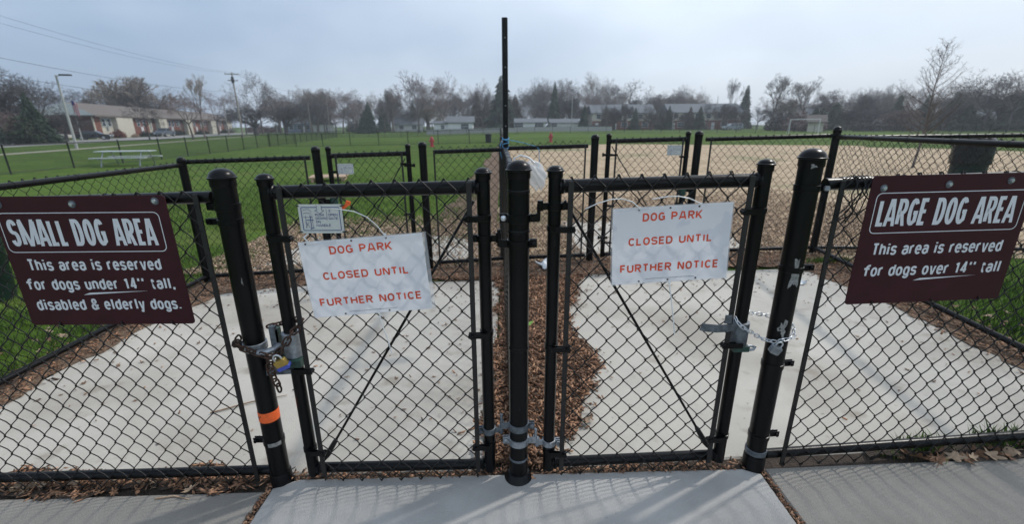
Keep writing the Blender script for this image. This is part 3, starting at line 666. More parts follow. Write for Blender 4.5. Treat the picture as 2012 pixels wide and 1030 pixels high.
part(post_c, 'base_collar', MB().lathe([(.060, -.02), (.060, .004), (.052, .012), (.046, .030), (.0395, .034)], 24), K['black'])

# ------------------------------------------------------------------ fence panels
def panel(name, label, p0, p1, top=1.212, bot=0.06, r=0.021, side=-1, bars=(), near=2, gap=(0.0, 0.0), seed=1, ties=True, ext=0.026, group=None, sleeves=(), cat='fence'):
    W, rz, z0, s = line_frame(p0, p1); t = thing(name, label, cat, (p0[0], p0[1], z0), rz, group)
    part(t, 'top_rail', MB().cyl((gap[0], 0, top+s*gap[0]), (W-gap[1], 0, top+s*(W-gap[1])), r, n=14 if near else 8), K['black'])
    if bot is not None: part(t, 'bottom_rail', MB().cyl((gap[0]-.02, 0, bot+s*gap[0]), (W-gap[1]+.02, 0, bot+s*(W-gap[1])), r*.95, n=14 if near else 8), K['black'])
    y = side*(r+.0085); m0 = bars[0] if bars and bars[0] else .04; m1 = bars[1] if len(bars) > 1 and bars[1] else .04
    kw = dict(n=5, seg=(0, .1, .5, .9)) if near == 2 else (dict(n=4, seg=(0, .5)) if near == 1 else dict(n=3, seg=(0,), hook=False))
    me = chainlink(W-m0-m1, .022, top+ext, s, seed=seed, **kw)
    o = part(t, 'chain_link_mesh', me, K['wire']); o.location = (m0, y, s*m0); o['kind'] = 'stuff'
    for k, b in enumerate(bars):
        if b:
            x = b if k == 0 else W-b
            part(t, 'tension_bar', MB().box((x, y-.001*side*0, (top)/2+.02+s*x), (.017, .006, top-.01)), K['bar'], None)
    if ties:
        mb = None
        for x in np.arange(.35, W-.2, .42):
            c = []
            for k in range(13):
                a = 2*PI*k/12; c.append((x+.012*k/12, (r+.0022)*math.cos(a), top+s*x+(r+.0022)*math.sin(a)))
            c += [(x+.016, y, top+s*x-.04)]
            part(t, 'wire_tie', MB().tube(c, .0017, 5), K['wire'])
    for x in sleeves: part(t, 'rail_sleeve', MB().cyl((x-.05, 0, top+s*(x-.05)), (x+.05, 0, top+s*(x+.05)), r+.003, n=14), K['black'])
    return t
CL, CR = (-3.085, 4.19), (3.325, 4.655)
FL, FR = (-3.02, 1.50), (3.02, 1.665)
panel('chain_link_fence', 'black chain link panel behind the small dog area sign', FL, PL, 1.222, .058, bars=(None, .084), gap=(0, .045), seed=3, sleeves=())
panel('chain_link_fence', 'black chain link panel behind the large dog area sign', PR, FR, 1.205, .062, bars=(.105, None), gap=(.065, 0), seed=4, sleeves=(.17,))
panel('chain_link_fence', 'chain link side panel running back from the small dog sign panel', FL, CL, 1.165, .06, side=1, near=1, seed=5, gap=(0, .03))
panel('chain_link_fence', 'chain link side panel running back from the large dog sign panel', FR, CR, 1.235, .06, side=-1, near=1, seed=6, gap=(0, .03))
post('corner_post', 'black corner post with dome cap at the rear of the small dog entry', *CL, 1.235, r=.036)
post('corner_post', 'black corner post with dome cap at the rear of the large dog entry', *CR, 1.335, r=.036)
post('fence_post', 'black end post where the small dog sign panel meets its side panel', *FL, 1.25, r=.036)
post('fence_post', 'black end post where the large dog sign panel meets its side panel', *FR, 1.30, r=.036)
R1, R2, R3, R4 = (-1.878, 4.325), (-0.875, 4.44), (0.845, 4.585), (1.905, 4.625)
RP = (-0.058, 4.55)
post('rear_gate_post', 'black rear post on the latch side of the small dog inner gate', *R1, 1.295, cat='gate post')
post('rear_gate_post', 'black rear post on the hinge side of the small dog inner gate', *R2, 1.305, cat='gate post')
post('rear_gate_post', 'black rear post on the hinge side of the large dog inner gate', *R3, 1.325, cat='gate post')
post('rear_gate_post', 'black rear post on the latch side of the large dog inner gate', *R4, 1.33, cat='gate post')
panel('chain_link_fence', 'rear chain link panel between the small dog corner post and inner gate', CL, R1, 1.19, .06, near=1, bars=(None, .10), gap=(.03, .06), seed=7, ties=False)
panel('chain_link_fence', 'rear chain link panel from the small dog inner gate to the tall pole', R2, RP, 1.205, .06, near=1, bars=(.11, None), gap=(.10, .02), seed=8, ties=False, ext=.05)
panel('chain_link_fence', 'rear chain link panel from the tall pole to the large dog inner gate', RP, R3, 1.215, .06, near=1, bars=(None, .10), gap=(.02, .07), seed=9, ties=False, ext=.055)
panel('chain_link_fence', 'rear chain link panel between the large dog inner gate and corner post', R4, CR, 1.245, .06, near=1, bars=(.12, None), gap=(.08, .03), seed=10, ties=False)
panel('chain_link_fence', 'chain link panel leading away from the large dog corner post', CR, (9.6, 4.10), 1.225, .06, near=1, gap=(.03, 0), seed=11, ties=False)
panel('chain_link_fence', 'black dividing fence between the two entry pens', PC, RP, 1.20, .06, side=1, near=1, gap=(.035, .02), seed=12, ties=True)

# tall pole on the dividing line
tp = thing('tall_pole', 'tall slim black pole rising from the end of the dividing fence', 'pole', (*RP, g(RP[0])))
part(tp, 'pole_tube', MB().cyl((0, 0, -.1), (0, 0, 2.39), .0285, n=18), K['black'])
for z in (2.22, 1.965, 1.62, 1.43): 
    mb = MB(); mb.cyl((.002, -.0275, z), (.002, -.036, z), .008, .006, n=10); part(tp, 'bolt', mb, K['galvdark'])
rp_ = thing('blue_rope', 'blue twine knotted round the tall black pole and trailing off it', 'rope', (RP[0], RP[1], g(RP[0])+1.27))
for k, (z, t_) in enumerate(((.045, .012), (.02, -.014), (-.01, .010), (-.035, -.02))):
    part(rp_, 'loop', MB().tube([(.0325*math.cos(a), .0325*math.sin(a), z+t_*math.sin(a+k)) for a in np.linspace(0, 2*PI, 22)[:-1]], .0042, 6, closed=True), K['rope'])
part(rp_, 'loose_strand', MB().tube([(.02, -.03, .03), (.10, -.02, .016), (.20, -.005, -.006), (.30, .0, -.035), (.335, -.012, -.06), (.34, -.015, -.22), (.30, -.02, -.27)], .0035, 6), K['rope'])
part(rp_, 'loose_end', MB().tube([(-.03, -.012, .02), (-.055, -.02, -.02), (-.052, -.02, -.10), (-.04, -.022, -.15)], .0036, 6), K['rope'])

# ------------------------------------------------------------------ gates
def gate(label, p0, p1, h=1.296, top=1.232, bot=.062, r=.0235, near=2, hinge=0, bars=(.062, .05), bz0=(), bz1=(), seed=1, name='gate'):
    W, rz, z0, s = line_frame(p0, p1); t = thing(name, label, 'gate', (p0[0], p0[1], z0), rz)
    for x in (0, W):
        st = part(t, 'stile', MB().cyl((x, 0, .035+s*x), (x, 0, h-.018+s*x), r, n=20), K['black'])
        part(st, 'stile_cap', MB().lathe(cap_profile(r, .016, .024), 20, (x, 0, h-.016+s*x)), K['black'])
    part(t, 'top_rail', MB().cyl((r*.6, 0, top+s*r), (W-r*.6, 0, top+s*(W-r)), r, n=18), K['black'])
    part(t, 'bottom_rail', MB().cyl((r*.6, 0, bot+s*r), (W-r*.6, 0, bot+s*(W-r)), r*.9, n=18), K['black'])
    for x, z in ((r*1.15, top), (W-r*1.15, top), (r*1.15, bot), (W-r*1.15, bot)):
        part(t, 'weld', MB().lathe([(r*1.0, -.006), (r*1.16, 0), (r*1.0, .006)], 14).mesh('weld', 60), K['black']).matrix_local = Matrix.Translation((x, 0, z+s*x)) @ Matrix.Rotation(PI/2, 4, 'Y')
    y = -(r+.0085)
    kw = dict(n=6, seg=(0, .08, .3, .7, .92)) if near == 2 else dict(n=4, seg=(0, .5))
    me = chainlink(W-bars[0]-bars[1], .030, top+.034, s, seed=seed, **kw)
    o = part(t, 'chain_link_mesh', me, K['wire']); o.location = (bars[0], y, s*bars[0]); o['kind'] = 'stuff'
    for k, x in ((0, bars[0]), (1, W-bars[1])):
        part(t, 'tension_bar', MB().box((x, y-.002, (top+.02+.05)/2+s*x), (.018, .006, top+.02-.05)), K['bar'], None)
    for x, zs, e in ((0, bz0, 0.0), (W, bz1, PI)):
        bx = bars[0] if x == 0 else bars[1]
        for z in zs:
            mb = band(MB(), x, 0, z+s*x, r, .021, .003)
            dx = 1 if x == 0 else -1
            mb.box((x+dx*(bx/2+.008), y-.0065, z+s*x), (bx+.02, .003, .021)); mb.box((x+dx*(bx/2+.008), y+.006, z+s*x), (bx+.02, .003, .021))
            mb.cyl((x+dx*(bx+.012), y-.014, z+s*x), (x+dx*(bx+.012), y+.012, z+s*x), .0085, n=10)
            part(t, 'tension_band', mb, K['black'])
    # diagonal truss rod from the top of the hinge side to the foot of the latch side
    a = (W-.035, .004, top-.05+s*W) if hinge else (.035, .004, top-.05); b = (.075, .004, .14+s*.07) if hinge else (W-.075, .004, .14+s*W)
    A, B = Vector(a), Vector(b); d = (A-B).normalized()
    tr = part(t, 'truss_rod', MB().cyl(A, B, .0052, n=8), K['black'])
    part(tr, 'turnbuckle', MB().tube([B-d*.05, B-d*.02, B+d*.06, B+d*.075], [.006, .0125, .010, .006], 8), K['bar'])
    return t, W, rz, s
def gp(p, d): return p
GL0, GL1 = (-0.848, 1.52), (-0.098, 1.52)
GR0, GR1 = (0.150, 1.52), (0.880, 1.543)
gL, WL, rzL, sL = gate('closed black chain link gate marked with an instruction placard and notice', GL0, GL1, near=2, hinge=1, bars=(.060, .047), bz0=(1.075, .548, .165), bz1=(1.125, .680, .172), seed=21)
gR, WR, rzR, sR = gate('closed black chain link gate fastened with a shiny thin chain', GR0, GR1, near=2, hinge=0, bars=(.050, .060), bz0=(1.08, .615, .130), bz1=(1.12, .600, .165), seed=22, top=1.226)
def hinge_gate(t, x, z, side, m):   # side: direction of the post from the stile
    mb = band(MB(), x, 0, z, .0235, .026, .004)
    mb.box((x+side*.036, -.004, z), (.026, .005, .024)); mb.cyl((x+side*.050, 0, z-.016), (x+side*.050, 0, z+.020), .0105, n=12)
    for s in (-1, 1): mb.box((x-side*.034, s*.006, z), (.022, .004, .026))
    boltat(mb, (x-side*.037, 0, z), (0, 1, 0), .03, .008); part(t, 'hinge_eye', mb, m)
hinge_gate(gL, WL, 1.066, 1, K['black']); hinge_gate(gL, WL, .252, 1, K['galvdark'])
hinge_gate(gR, 0, 1.158, -1, K['black']); hinge_gate(gR, 0, .168, -1, K['galv'])
# left latch: galvanised collar, dark green keeper, fork reaching to the post
part(gL, 'latch_collar', MB().lathe([(.0245, .598), (.034, .600), (.034, .700), (.0245, .702)], 20), K['galv'])
mb = MB().box((-.004, -.014, .583), (.088, .055, .030)); mb.box((-.052, -.004, .648), (.014, .042, .135)); part(gL, 'latch_keeper', mb, K['green_metal'])
mb = MB().box((-.056, -.018, .676), (.022, .016, .115)); mb.box((-.045, -.034, .548), (.10, .012, .020), .12); mb.box((-.058, -.030, .566), (.030, .030, .022)); part(gL, 'latch_fork', mb, K['galvdark'])
part(gL, 'latch_arm', MB().tube([(-.105, -.055, .640), (-.075, -.058, .645), (-.050, -.045, .650), (-.04, -.02, .655)], .012, 8), K['galv'])
# right latch: collar, long flat handle, green keeper
part(gR, 'latch_collar', MB().lathe([(.0245, .612), (.034, .614), (.034, .702), (.0245, .704)], 20, (WR, 0, 0)), K['galvdark'])
mb = MB(); HN = [(-.182, -.060, .712), (-.165, -.062, .708), (-.12, -.058, .701), (-.07, -.048, .698), (-.03, -.034, .702)]
for i in range(4):
    a, b = Vector(HN[i]), Vector(HN[i+1]); mb.box((WR+(a.x+b.x)/2, (a.y+b.y)/2, (a.z+b.z)/2), ((b-a).length*1.04, .004, .030), math.atan2(b.y-a.y, b.x-a.x), Matrix.Rotation(-math.atan2(b.z-a.z, (b-a).length), 3, 'Y'))
part(gR, 'latch_handle', mb, K['galvdark'])
mb = MB().box((WR-.075, -.046, .733), (.026, .004, .034)); part(gR, 'latch_tab', mb, K['galvdark'], None)
part(gR, 'latch_keeper', MB().box((WR, -.012, .600), (.062, .052, .022)), K['green_metal'])
part(gR, 'latch_fork', MB().tube([(WR+.02, -.03, .592), (WR+.05, -.032, .597), (WR+.062, -.022, .601), (WR+.05, -.012, .602), (WR+.02, -.012, .600)], .005, 8), K['galv'])
# inner gates
RL0, RL1 = (-1.765, 4.345), (-1.015, 4.425)
RR0, RR1 = (0.985, 4.592), (1.795, 4.622)
hL, wl, rl, sl_ = gate('inner chain link gate of the small dog pen with a small placard', RL0, RL1, h=1.29, top=1.20, near=1, hinge=1, bars=(.07, .06), bz0=(1.05, .6, .2), bz1=(1.10, .6, .2), seed=23, name='inner_gate')
hR, wr, rr_, sr_ = gate('inner chain link gate of the large dog pen with a small placard', RR0, RR1, h=1.33, top=1.255, near=1, hinge=0, bars=(.07, .06), bz0=(1.12, .6, .2), bz1=(1.08, .6, .2), seed=24, name='inner_gate')
hinge_gate(hL, wl, 1.10, 1, K['black']); hinge_gate(hL, wl, .25, 1, K['black']); hinge_gate(hR, 0, 1.12, -1, K['black']); hinge_gate(hR, 0, .25, -1, K['black'])
for t, x in ((hL, 0), (hR, wr)):
    part(t, 'latch_collar', MB().lathe([(.0245, .70), (.038, .702), (.038, .80), (.0245, .802)], 14, (x, 0, 0)), K['green_metal'])
    part(t, 'latch_fork', MB().box((x+(-.05 if x == 0 else .05), 0, .76), (.08, .03, .05)), K['black'])

# ------------------------------------------------------------------ signs
def on_gate(p0, rz, x, y, z, z0):
    return (p0[0]+math.cos(rz)*x-math.sin(rz)*y, p0[1]+math.sin(rz)*x+math.cos(rz)*y, z)
def big_sign(label, loc, rz, roll, w, h, border, lines, swoosh, bolts):
    t = thing('sign', label, 'sign', loc); t.rotation_euler = (0, roll, rz)
    P = rrect(0, w, 0, h, .012); part(t, 'panel', MB().prism(P, 'y', -.0025, .0), K['maroon'], None)
    y = -.0031
    part(t, 'border_line', outline(MB(), *border, .020, .0028, y), K['signwhite'], None)
    for s, x0, x1, z, cap, b in lines: lettering(t, s, x0, z, x1-x0, cap, K['signwhite'], y, b, sp=.05 if cap > .06 else .075)
    (a, b_), (c, d) = swoosh
    part(t, 'underline', MB().add([(a, y, b_), (c, y, d), (a+.024, y, b_+.0085)], [(0, 1, 2)]), K['signwhite'], None)
    for x, z in bolts:
        mb = MB(); mb.cyl((x, -.002, z), (x, -.0045, z), .0125, n=18); bo = part(t, 'washer', mb, K['galvdark'])
        mb = MB(); mb.cyl((x, -.0045, z), (x, -.010, z), .0075, .0065, n=6); mb.cyl((x, -.010, z), (x, -.011, z), .0035, n=8); part(bo, 'bolt_head', mb, K['bolt'])
    for x in (.10, w*.55, w*.86):
        part(t, 'wire_clip', MB().tube([(x, -.004, .012), (x+.004, -.006, .002), (x+.006, .004, -.008)], .0028, 6), K['wire'])
    return t
big_sign('maroon metal sign reading SMALL DOG AREA', (-1.750, 1.463, .742), .006, rad(-.15), .590, .470, (.012, .557, .275, .415),
    [('SMALL DOG AREA', .033, .533, .298, .094, .14), ('This area is reserved', .058, .521, .208, .044, .165), ('for dogs under 14\'\' tall,', .033, .553, .136, .044, .165), ('disabled & elderly dogs.', .040, .557, .058, .044, .165)],
    ((.219, .116), (.455, .130)), ((.030, .443), (.277, .443), (.555, .451)))
rzr = math.atan2(FR[1]-PR[1], FR[0]-PR[0])
sx_, sy_ = PR[0]+math.cos(rzr)*.193+math.sin(rzr)*.052, PR[1]+math.sin(rzr)*.193-math.cos(rzr)*.052
big_sign('maroon metal sign reading LARGE DOG AREA', (sx_, sy_, .793), rzr, rad(-.6), .606, .470, (.027, .582, .268, .412),
    [('LARGE DOG AREA', .045, .560, .294, .096, .14), ('This area is reserved', .056, .552, .187, .046, .165), ('for dogs over 14\'\' tall', .046, .573, .107, .046, .165)],
    ((.242, .086), (.485, .099)), ((.045, .428), (.280, .436), (.505, .444)))

def notice(label, c, rz, roll, w, h, lines, holes, margin, seed):
    t = thing('paper_notice', label, 'notice', c); t.rotation_euler = (0, -roll, rz)
    f = lambda x, z: -.0035*np.cos(np.asarray(x)/w*2.6+seed)-.0022*np.sin(np.asarray(z)/h*4+seed*2)
    def gridm(x0, x1, z0, z1, yo, nx=22, nz=14):
        X, Z = np.meshgrid(np.linspace(x0, x1, nx+1), np.linspace(z0, z1, nz+1)); V = np.stack([X, f(X, Z)+yo, Z], -1).reshape(-1, 3)
        Fq = [(j*(nx+1)+i, j*(nx+1)+i+1, (j+1)*(nx+1)+i+1, (j+1)*(nx+1)+i) for j in range(nz) for i in range(nx)]
        return npmesh('sheet', V, Fq, True)
    obj('paper_sheet', gridm(-w/2, w/2, -h/2, h/2, 0), K['paper'], t)
    obj('laminate', gridm(-w/2-margin[0], w/2+margin[1], -h/2-margin[2], h/2+margin[3], .0012), K['film'], t)
    for s, x, z, wd, cap in lines: lettering(t, s, x-wd/2, z, wd, cap, K['redprint'], -.0008, .20, f, sp=.15)
    V = []; Fq = []
    for k in range(30):
        x0 = -.085+.175*k/30; V += [(x0, float(f(x0, -h/2+.014))-.0008, -h/2+.0135), (x0+.0046, float(f(x0, -h/2+.014))-.0008, -h/2+.0135), (x0+.0046, float(f(x0, -h/2+.014))-.0008, -h/2+.0150), (x0, float(f(x0, -h/2+.014))-.0008, -h/2+.0150)]; Fq.append((4*k, 4*k+1, 4*k+2, 4*k+3))
    obj('fine_print', npmesh('fine_print', V, Fq), K['ink'], t)
    for x, z in holes:
        part(t, 'eyelet', MB().cyl((x, float(f(x, z))-.0006, z), (x, float(f(x, z))-.0016, z), .0034, n=10), K['rust'])
    return t
nL = notice('slightly tilted white paper notice in red letters below a beige placard', (-.514, 1.465, .923), 0, rad(4.3), .430, .282,
    [('DOG PARK', -.003, .091, .218, .029), ('CLOSED UNTIL', 0, 0, .303, .0285), ('FURTHER NOTICE', 0, -.099, .367, .030)], [(.09, .134), (-.19, .134), (-.03, .134), (.06, -.134), (-.10, -.134)], (.002, .013, .002, .003), 1)
def tie(t, pts, r=.0021, head=None):
    o = part(t, 'cable_tie', MB().tube(pts, r, 6), K['tie'])
    if head: part(o, 'tie_head', MB().box(head, (.007, .006, .008)), K['tie'])
tie(nL, [(.092, -.006, .137), (.088, -.010, .150), (.070, -.008, .180), (.040, -.006, .212), (0, -.004, .234), (-.05, -.003, .246), (-.075, -.003, .250)], r=.0016, head=(.092, -.008, .148))
tie(nL, [(-.168, -.006, .132), (-.176, -.012, .146), (-.186, -.010, .160), (-.180, .012, .166)], .0028, (-.174, -.010, .142))
tie(nL, [(.022, -.005, -.140), (.027, -.010, -.19), (.036, -.008, -.245), (.041, -.004, -.31)], .0019)
cR = on_gate(GR0, rzR, 0.405, -.056, 1.032, 0)
nR = notice('white paper notice in red letters on the gate with the thin chain', cR, rzR, rad(2.7), .414, .274,
    [('DOG PARK', -.001, .087, .207, .029), ('CLOSED UNTIL', -.003, .002, .296, .0285), ('FURTHER NOTICE', -.002, -.096, .353, .030)], [(-.118, .129), (-.01, .130), (.090, .129), (-.11, -.130), (.095, -.130), (-.006, -.130)], (.005, .005, .005, .003), 2.4)
tie(nR, [(-.118, -.006, .131), (-.122, -.011, .139), (-.145, -.010, .160), (-.18, -.010, .172), (-.215, -.008, .172), (-.26, -.003, .160), (-.30, .004, .142)], .0018, (-.119, -.009, .137))
tie(nR, [(.092, -.006, .132), (.086, -.011, .142), (.05, -.010, .160), (.01, -.010, .170), (-.03, -.008, .170), (-.075, -.004, .164)], .0019, (.090, -.009, .139))
tie(nR, [(-.004, -.005, -.135), (.004, -.010, -.18), (.016, -.010, -.26), (.030, -.006, -.345)], .0022, (-.003, -.008, -.139))

def placard(label, c, rz, s=1.0, group=None):
    t = thing('instruction_placard', label, 'placard', c, rz, group); w, h = .148*s, .100*s
    part(t, 'plate', MB().prism(rrect(-w/2, w/2, -h/2, h/2, .004), 'y', -.0012, .0006), K['cream_plate'], None)
    y = -.0019; k = s
    part(t, 'border_line', outline(MB(), -.065*k, .066*k, -.041*k, .041*k, .005*k, .0024*k, y), K['navy'], None)
    part(t, 'arrow', MB().add([(x*k, y-.0002, z*k) for x, z in ((-.010, .046), (.006, .046), (.006, .030), (.0135, .030), (-.002, .018), (-.0175, .030), (-.010, .030))], [tuple(range(7))]), K['cream_plate'], None)
    A = [(-.010, .046), (-.010, .030), (-.0175, .030), (-.002, .018), (.0135, .030), (.006, .030), (.006, .046)]
    mb = MB()
    for i in range(6): mb.tube([(A[i][0]*k, y-.0004, A[i][1]*k), (A[i+1][0]*k, y-.0004, A[i+1][1]*k)], .0006*k, 4)
    part(t, 'arrow_outline', mb, K['navy'], None)
    for s_, x, z, wd in (('1.', -.005, .023, .0065), ('PUSH', -.018, .010, .029), ('DOWN', -.018, -.002, .036), ('ON', -.018, -.014, .015), ('HANDLE', -.018, -.026, .049), ('2.', .028, .024, .010), ('OPEN', .026, .010, .032), ('GATE', .026, -.002, .032)):
        lettering(t, s_, x*k, z*k, wd*k, .0082*k, K['navy'], y, .16, joined=True, sp=.12)
    mb = MB()
    L = [((.021, .034), (.021, -.004)), ((-.036, .012), (-.036, -.036)), ((-.050, -.004), (-.026, -.004)), ((-.040, -.034), (-.026, -.030)), ((-.058, .030), (-.040, .034)), ((-.040, .034), (-.030, .024)), ((-.058, .018), (-.046, .022)), ((-.046, .022), (-.032, .018)),
         ((-.055, -.010), (-.040, -.030)), ((-.055, -.030), (-.042, -.010)), ((-.052, .012), (-.052, -.032)), ((-.030, .012), (-.030, -.03)), ((-.060, .006), (-.028, .006))]
    for i, (a, b) in enumerate(L): mb.tube([(a[0]*k, y, a[1]*k), (b[0]*k, y, b[1]*k)], (.0011 if i in (1, 2, 3) else .0005)*k, 4)
    part(t, 'drawing_lines', mb, K['navy'], None)['kind'] = 'stuff'
    for x, z in ((-.070, .045), (.070, .045), (-.069, -.045), (.069, -.045)): part(t, 'wire_clip', MB().tube([(x*k, -.003, z*k), (x*k+(.006 if x > 0 else -.006), -.004, z*k), (x*k+(.010 if x > 0 else -.010), .006, z*k)], .0024, 6), K['wire'])
    return t
placard('beige instruction placard with navy print wired above the tilted paper notice', (-.647, 1.464, 1.131), 0)
c = on_gate(RL0, rl, .155, -.045, g(-1.6)+1.075, 0); placard('small pale placard wired to the inner gate of the small dog pen', c, rl)
c = on_gate(RR0, rr_, .665, -.045, g(1.65)+1.15, 0); placard('small pale placard wired to the inner gate of the large dog pen', c, rr_)
ot = thing('orange_tag', 'small orange plastic tag hooked under the gate top rail', 'tag', (-.555, 1.476, 1.180)); ot.rotation_euler = (0, rad(-38), 0)
part(ot, 'strip', MB().box((-.012, 0, 0), (.030, .004, .011)), K['orange']); part(ot, 'head', MB().tube([(.000, 0, -.006), (.009, 0, 0), (.004, 0, .009), (-.004, 0, .004)], .0035, 6), K['orange'])

# ------------------------------------------------------------------ chains and padlocks
def link_mesh(L, Wd, r):
    P = []
    for k in range(10): a = -PI/2+PI*k/9; P.append(((L-Wd)/2+Wd/2*math.cos(a), Wd/2*math.sin(a), 0))
    for k in range(10): a = PI/2+PI*k/9; P.append((-(L-Wd)/2+Wd/2*math.cos(a), Wd/2*math.sin(a), 0))
    return MB().tube(P, r, 7, closed=True).mesh('link', 60)
def chain(label, runs, L, Wd, r, m, loc):
    t = thing('chain', label, 'chain', loc); me = link_mesh(L, Wd, r); pitch = L-3.1*r; base = Vector(loc)
    for pts in runs:
        P = [Vector(p) for p in pts]; d = [0]
        # smooth the run a little
        Q = []
        for i in range(len(P)-1):
            p0 = P[max(i-1, 0)]; p1 = P[i]; p2 = P[i+1]; p3 = P[min(i+2, len(P)-1)]
            for k in range(12):
                u = k/12; Q.append(.5*((2*p1)+(p2-p0)*u+(2*p0-5*p1+4*p2-p3)*u*u+(3*p1-p0-3*p2+p3)*u**3))
        Q.append(P[-1]); acc = 0; nxt = pitch/2; i = 0; tw = 0
        for a, b in zip(Q[:-1], Q[1:]):
            l = (b-a).length
            while acc+l >= nxt:
                c = a+(b-a)*((nxt-acc)/l); q = (b-a).normalized().to_track_quat('X', 'Z')
                o = obj('link', me, m, t); tw += PI/2
                o.matrix_local = Matrix.Translation(c-base) @ q.to_matrix().to_4x4() @ Matrix.Rotation(tw+.35+random.uniform(-.25, .25), 4, 'X'); nxt += pitch
            acc += l
    return t
xl, yl = PL
chain('rusty chain looped between the orange taped post and its gate', [
    [(-1.043, 1.515, .662), (-1.035, 1.475, .655), (-1.000, 1.462, .640), (-.955, 1.458, .626), (-.915, 1.452, .616), (-.885, 1.448, .614)],
    [(-.795, 1.480, .715), (-.815, 1.462, .700), (-.835, 1.452, .668), (-.862, 1.446, .635), (-.885, 1.446, .617)],
    [(-.898, 1.446, .612), (-.905, 1.446, .580), (-.904, 1.448, .540), (-.896, 1.452, .500), (-.888, 1.455, .460)],
    [(-.945, 1.545, .690), (-.915, 1.553, .697), (-.880, 1.556, .702), (-.840, 1.556, .715), (-.806, 1.53, .722), (-.797, 1.49, .718)]], .036, .0225, .0036, K['rust'], (-.9, 1.46, .62))
chain('thin shiny chain looped from the latch to the scraped post', [
    [(.828, 1.49, .748), (.832, 1.478, .735), (.850, 1.470, .716), (.885, 1.474, .695), (.92, 1.482, .672), (.955, 1.486, .655), (.992, 1.488, .646)],
    [(1.006, 1.490, .650), (1.035, 1.494, .652), (1.062, 1.502, .657), (1.077, 1.52, .672), (1.08, 1.545, .69), (1.06, 1.578, .70), (1.03, 1.582, .705)],
    [(1.02, 1.584, .708), (.98, 1.584, .716), (.94, 1.580, .724), (.905, 1.574, .732), (.875, 1.574, .738)]], .0250, .0130, .0019, K['bolt'], (.95, 1.48, .68))
def padlock(label, loc, rot, w, h, d, mbody, mbump, bump):
    t = thing('padlock', label, 'padlock', loc); t.rotation_euler = rot
    b = part(t, 'body', MB().prism(rrect(-w/2, w/2, -h, 0, w*.16), 'y', -d/2, d/2), mbody, 40)
    if bump: part(b, 'bumper', MB().prism(rrect(-w/2-.0025, w/2+.0025, -h-.004, -h*.72, w*.12), 'y', -d/2-.0025, d/2+.0025), mbump, 40)
    else:
        for k in range(3): part(b, 'plate_seam', MB().box((0, 0, -h*(.3+.2*k)), (w+.0012, d+.0012, .0012)), mbump)
    r = w*.30
    part(t, 'shackle', MB().tube([(-r, 0, -.004), (-r, 0, r*.8)]+[(-r*math.cos(a), 0, r*.8+r*math.sin(a)) for a in np.linspace(.2, PI-.2, 9)]+[(r, 0, r*.8), (r, 0, -.004)], w*.085, 8), K['bolt'])
    return t
padlock('brass padlock with a blue bumper on the rusty chain', (-.866, 1.440, .606), (rad(12), rad(-22), rad(8)), .042, .040, .020, K['brass'], K['blue'], True)
padlock('grey laminated padlock hanging from the thin shiny chain', (1.006, 1.486, .628), (rad(8), rad(24), rad(-4)), .036, .034, .020, K['galv'], K['galvdark'], False)

# ------------------------------------------------------------------ litter, leaves
def crumple(nu, nv, f):
    V = []; Fq = []
    for j in range(nv+1):
        for i in range(nu): V.append(f(2*PI*i/nu, j/nv))
    for j in range(nv):
        for i in range(nu): Fq.append((j*nu+i, j*nu+(i+1) % nu, (j+1)*nu+(i+1) % nu, (j+1)*nu+i))
    return npmesh('crumple', V, Fq, True)
def bagf(a, t):
    r = .55*(.035+.085*math.sin(PI*min(1, t*1.02)**.8)**.8)*(1+.16*math.sin(3*a+5*t)+.10*math.sin(7*a-9*t)+.05*math.sin(13*a+20*t))
    return (r*math.cos(a)+.05*t, .55*r*math.sin(a), -.17*t+.02*math.sin(2*a))
bag = thing('plastic_bag', 'crumpled white plastic bag hanging on the dividing fence', 'plastic bag', (.135, 3.0, 1.19+g(.1)))
obj('film', crumple(40, 18, bagf), K['bagfilm'], bag)
part(bag, 'handle', MB().tube([(.02, 0, .0), (-.02, 0, .035), (-.075, 0, .05), (-.12, 0, .03), (-.10, 0, -.03), (-.02, 0, -.05)], .006, 7), K['litter'])
def leaf_mesh(seed, lobes, curl, L=.5):
    r_ = np.random.default_rng(seed); n = 36; V = [(0, 0, 0)]
    for k in range(n):
        t = 2*PI*k/n; rr = .5*(1+.30*math.cos(lobes*t)+.06*r_.normal())*(.78+.30*abs(math.cos(t/2)))
        x, y = rr*math.cos(t)*1.25, rr*math.sin(t)*.78; V.append((x, y, 0))
    V = [(x, y, curl*(x*x*.55+y*y*.9)+.06*math.sin(5*x+3*y+seed)) for x, y, z in V]
    zmin = min(v[2] for v in V); V = [(x, y, z-zmin) for x, y, z in V]
    F = [(0, 1+k, 1+(k+1) % n) for k in range(n)]
    m = MB(); m.add(V, F); m.tube([(-.5, 0, -zmin+.02), (-.85, .04, .05), (-1.05, .12, .04)], .018, 5)
    return m.mesh('leaf', 60)
leaves = [leaf_mesh(1, 5, .5), leaf_mesh(2, 7, .8), leaf_mesh(3, 3, .35), leaf_mesh(4, 5, 1.0)]
def leaf(x, y, z, s, rz, m, label, group, tilt=(0, 0), k=0):
    o = obj('dry_leaf', leaves[k], K[m]); o.location = (x, y, g(x)+z); o.scale = (s, s, s); o.rotation_euler = (tilt[0], tilt[1], rz)
    return tag(o, label, 'leaf', group)
rl_ = random.Random(5)
for i in range(70):
    x = rl_.uniform(-2.75, -.25); y = 1.75+2.2*rl_.random()**.7
    leaf(x, y, -.002, rl_.uniform(.010, .026), rl_.uniform(0, 6.3), 'leaf' if rl_.random() < .7 else 'paleleaf', 'small dry leaf lying on the concrete pad behind the small dog sign', 'dry leaves on the small dog pad', (rl_.uniform(-.2, .2), rl_.uniform(-.2, .2)), rl_.randrange(4))
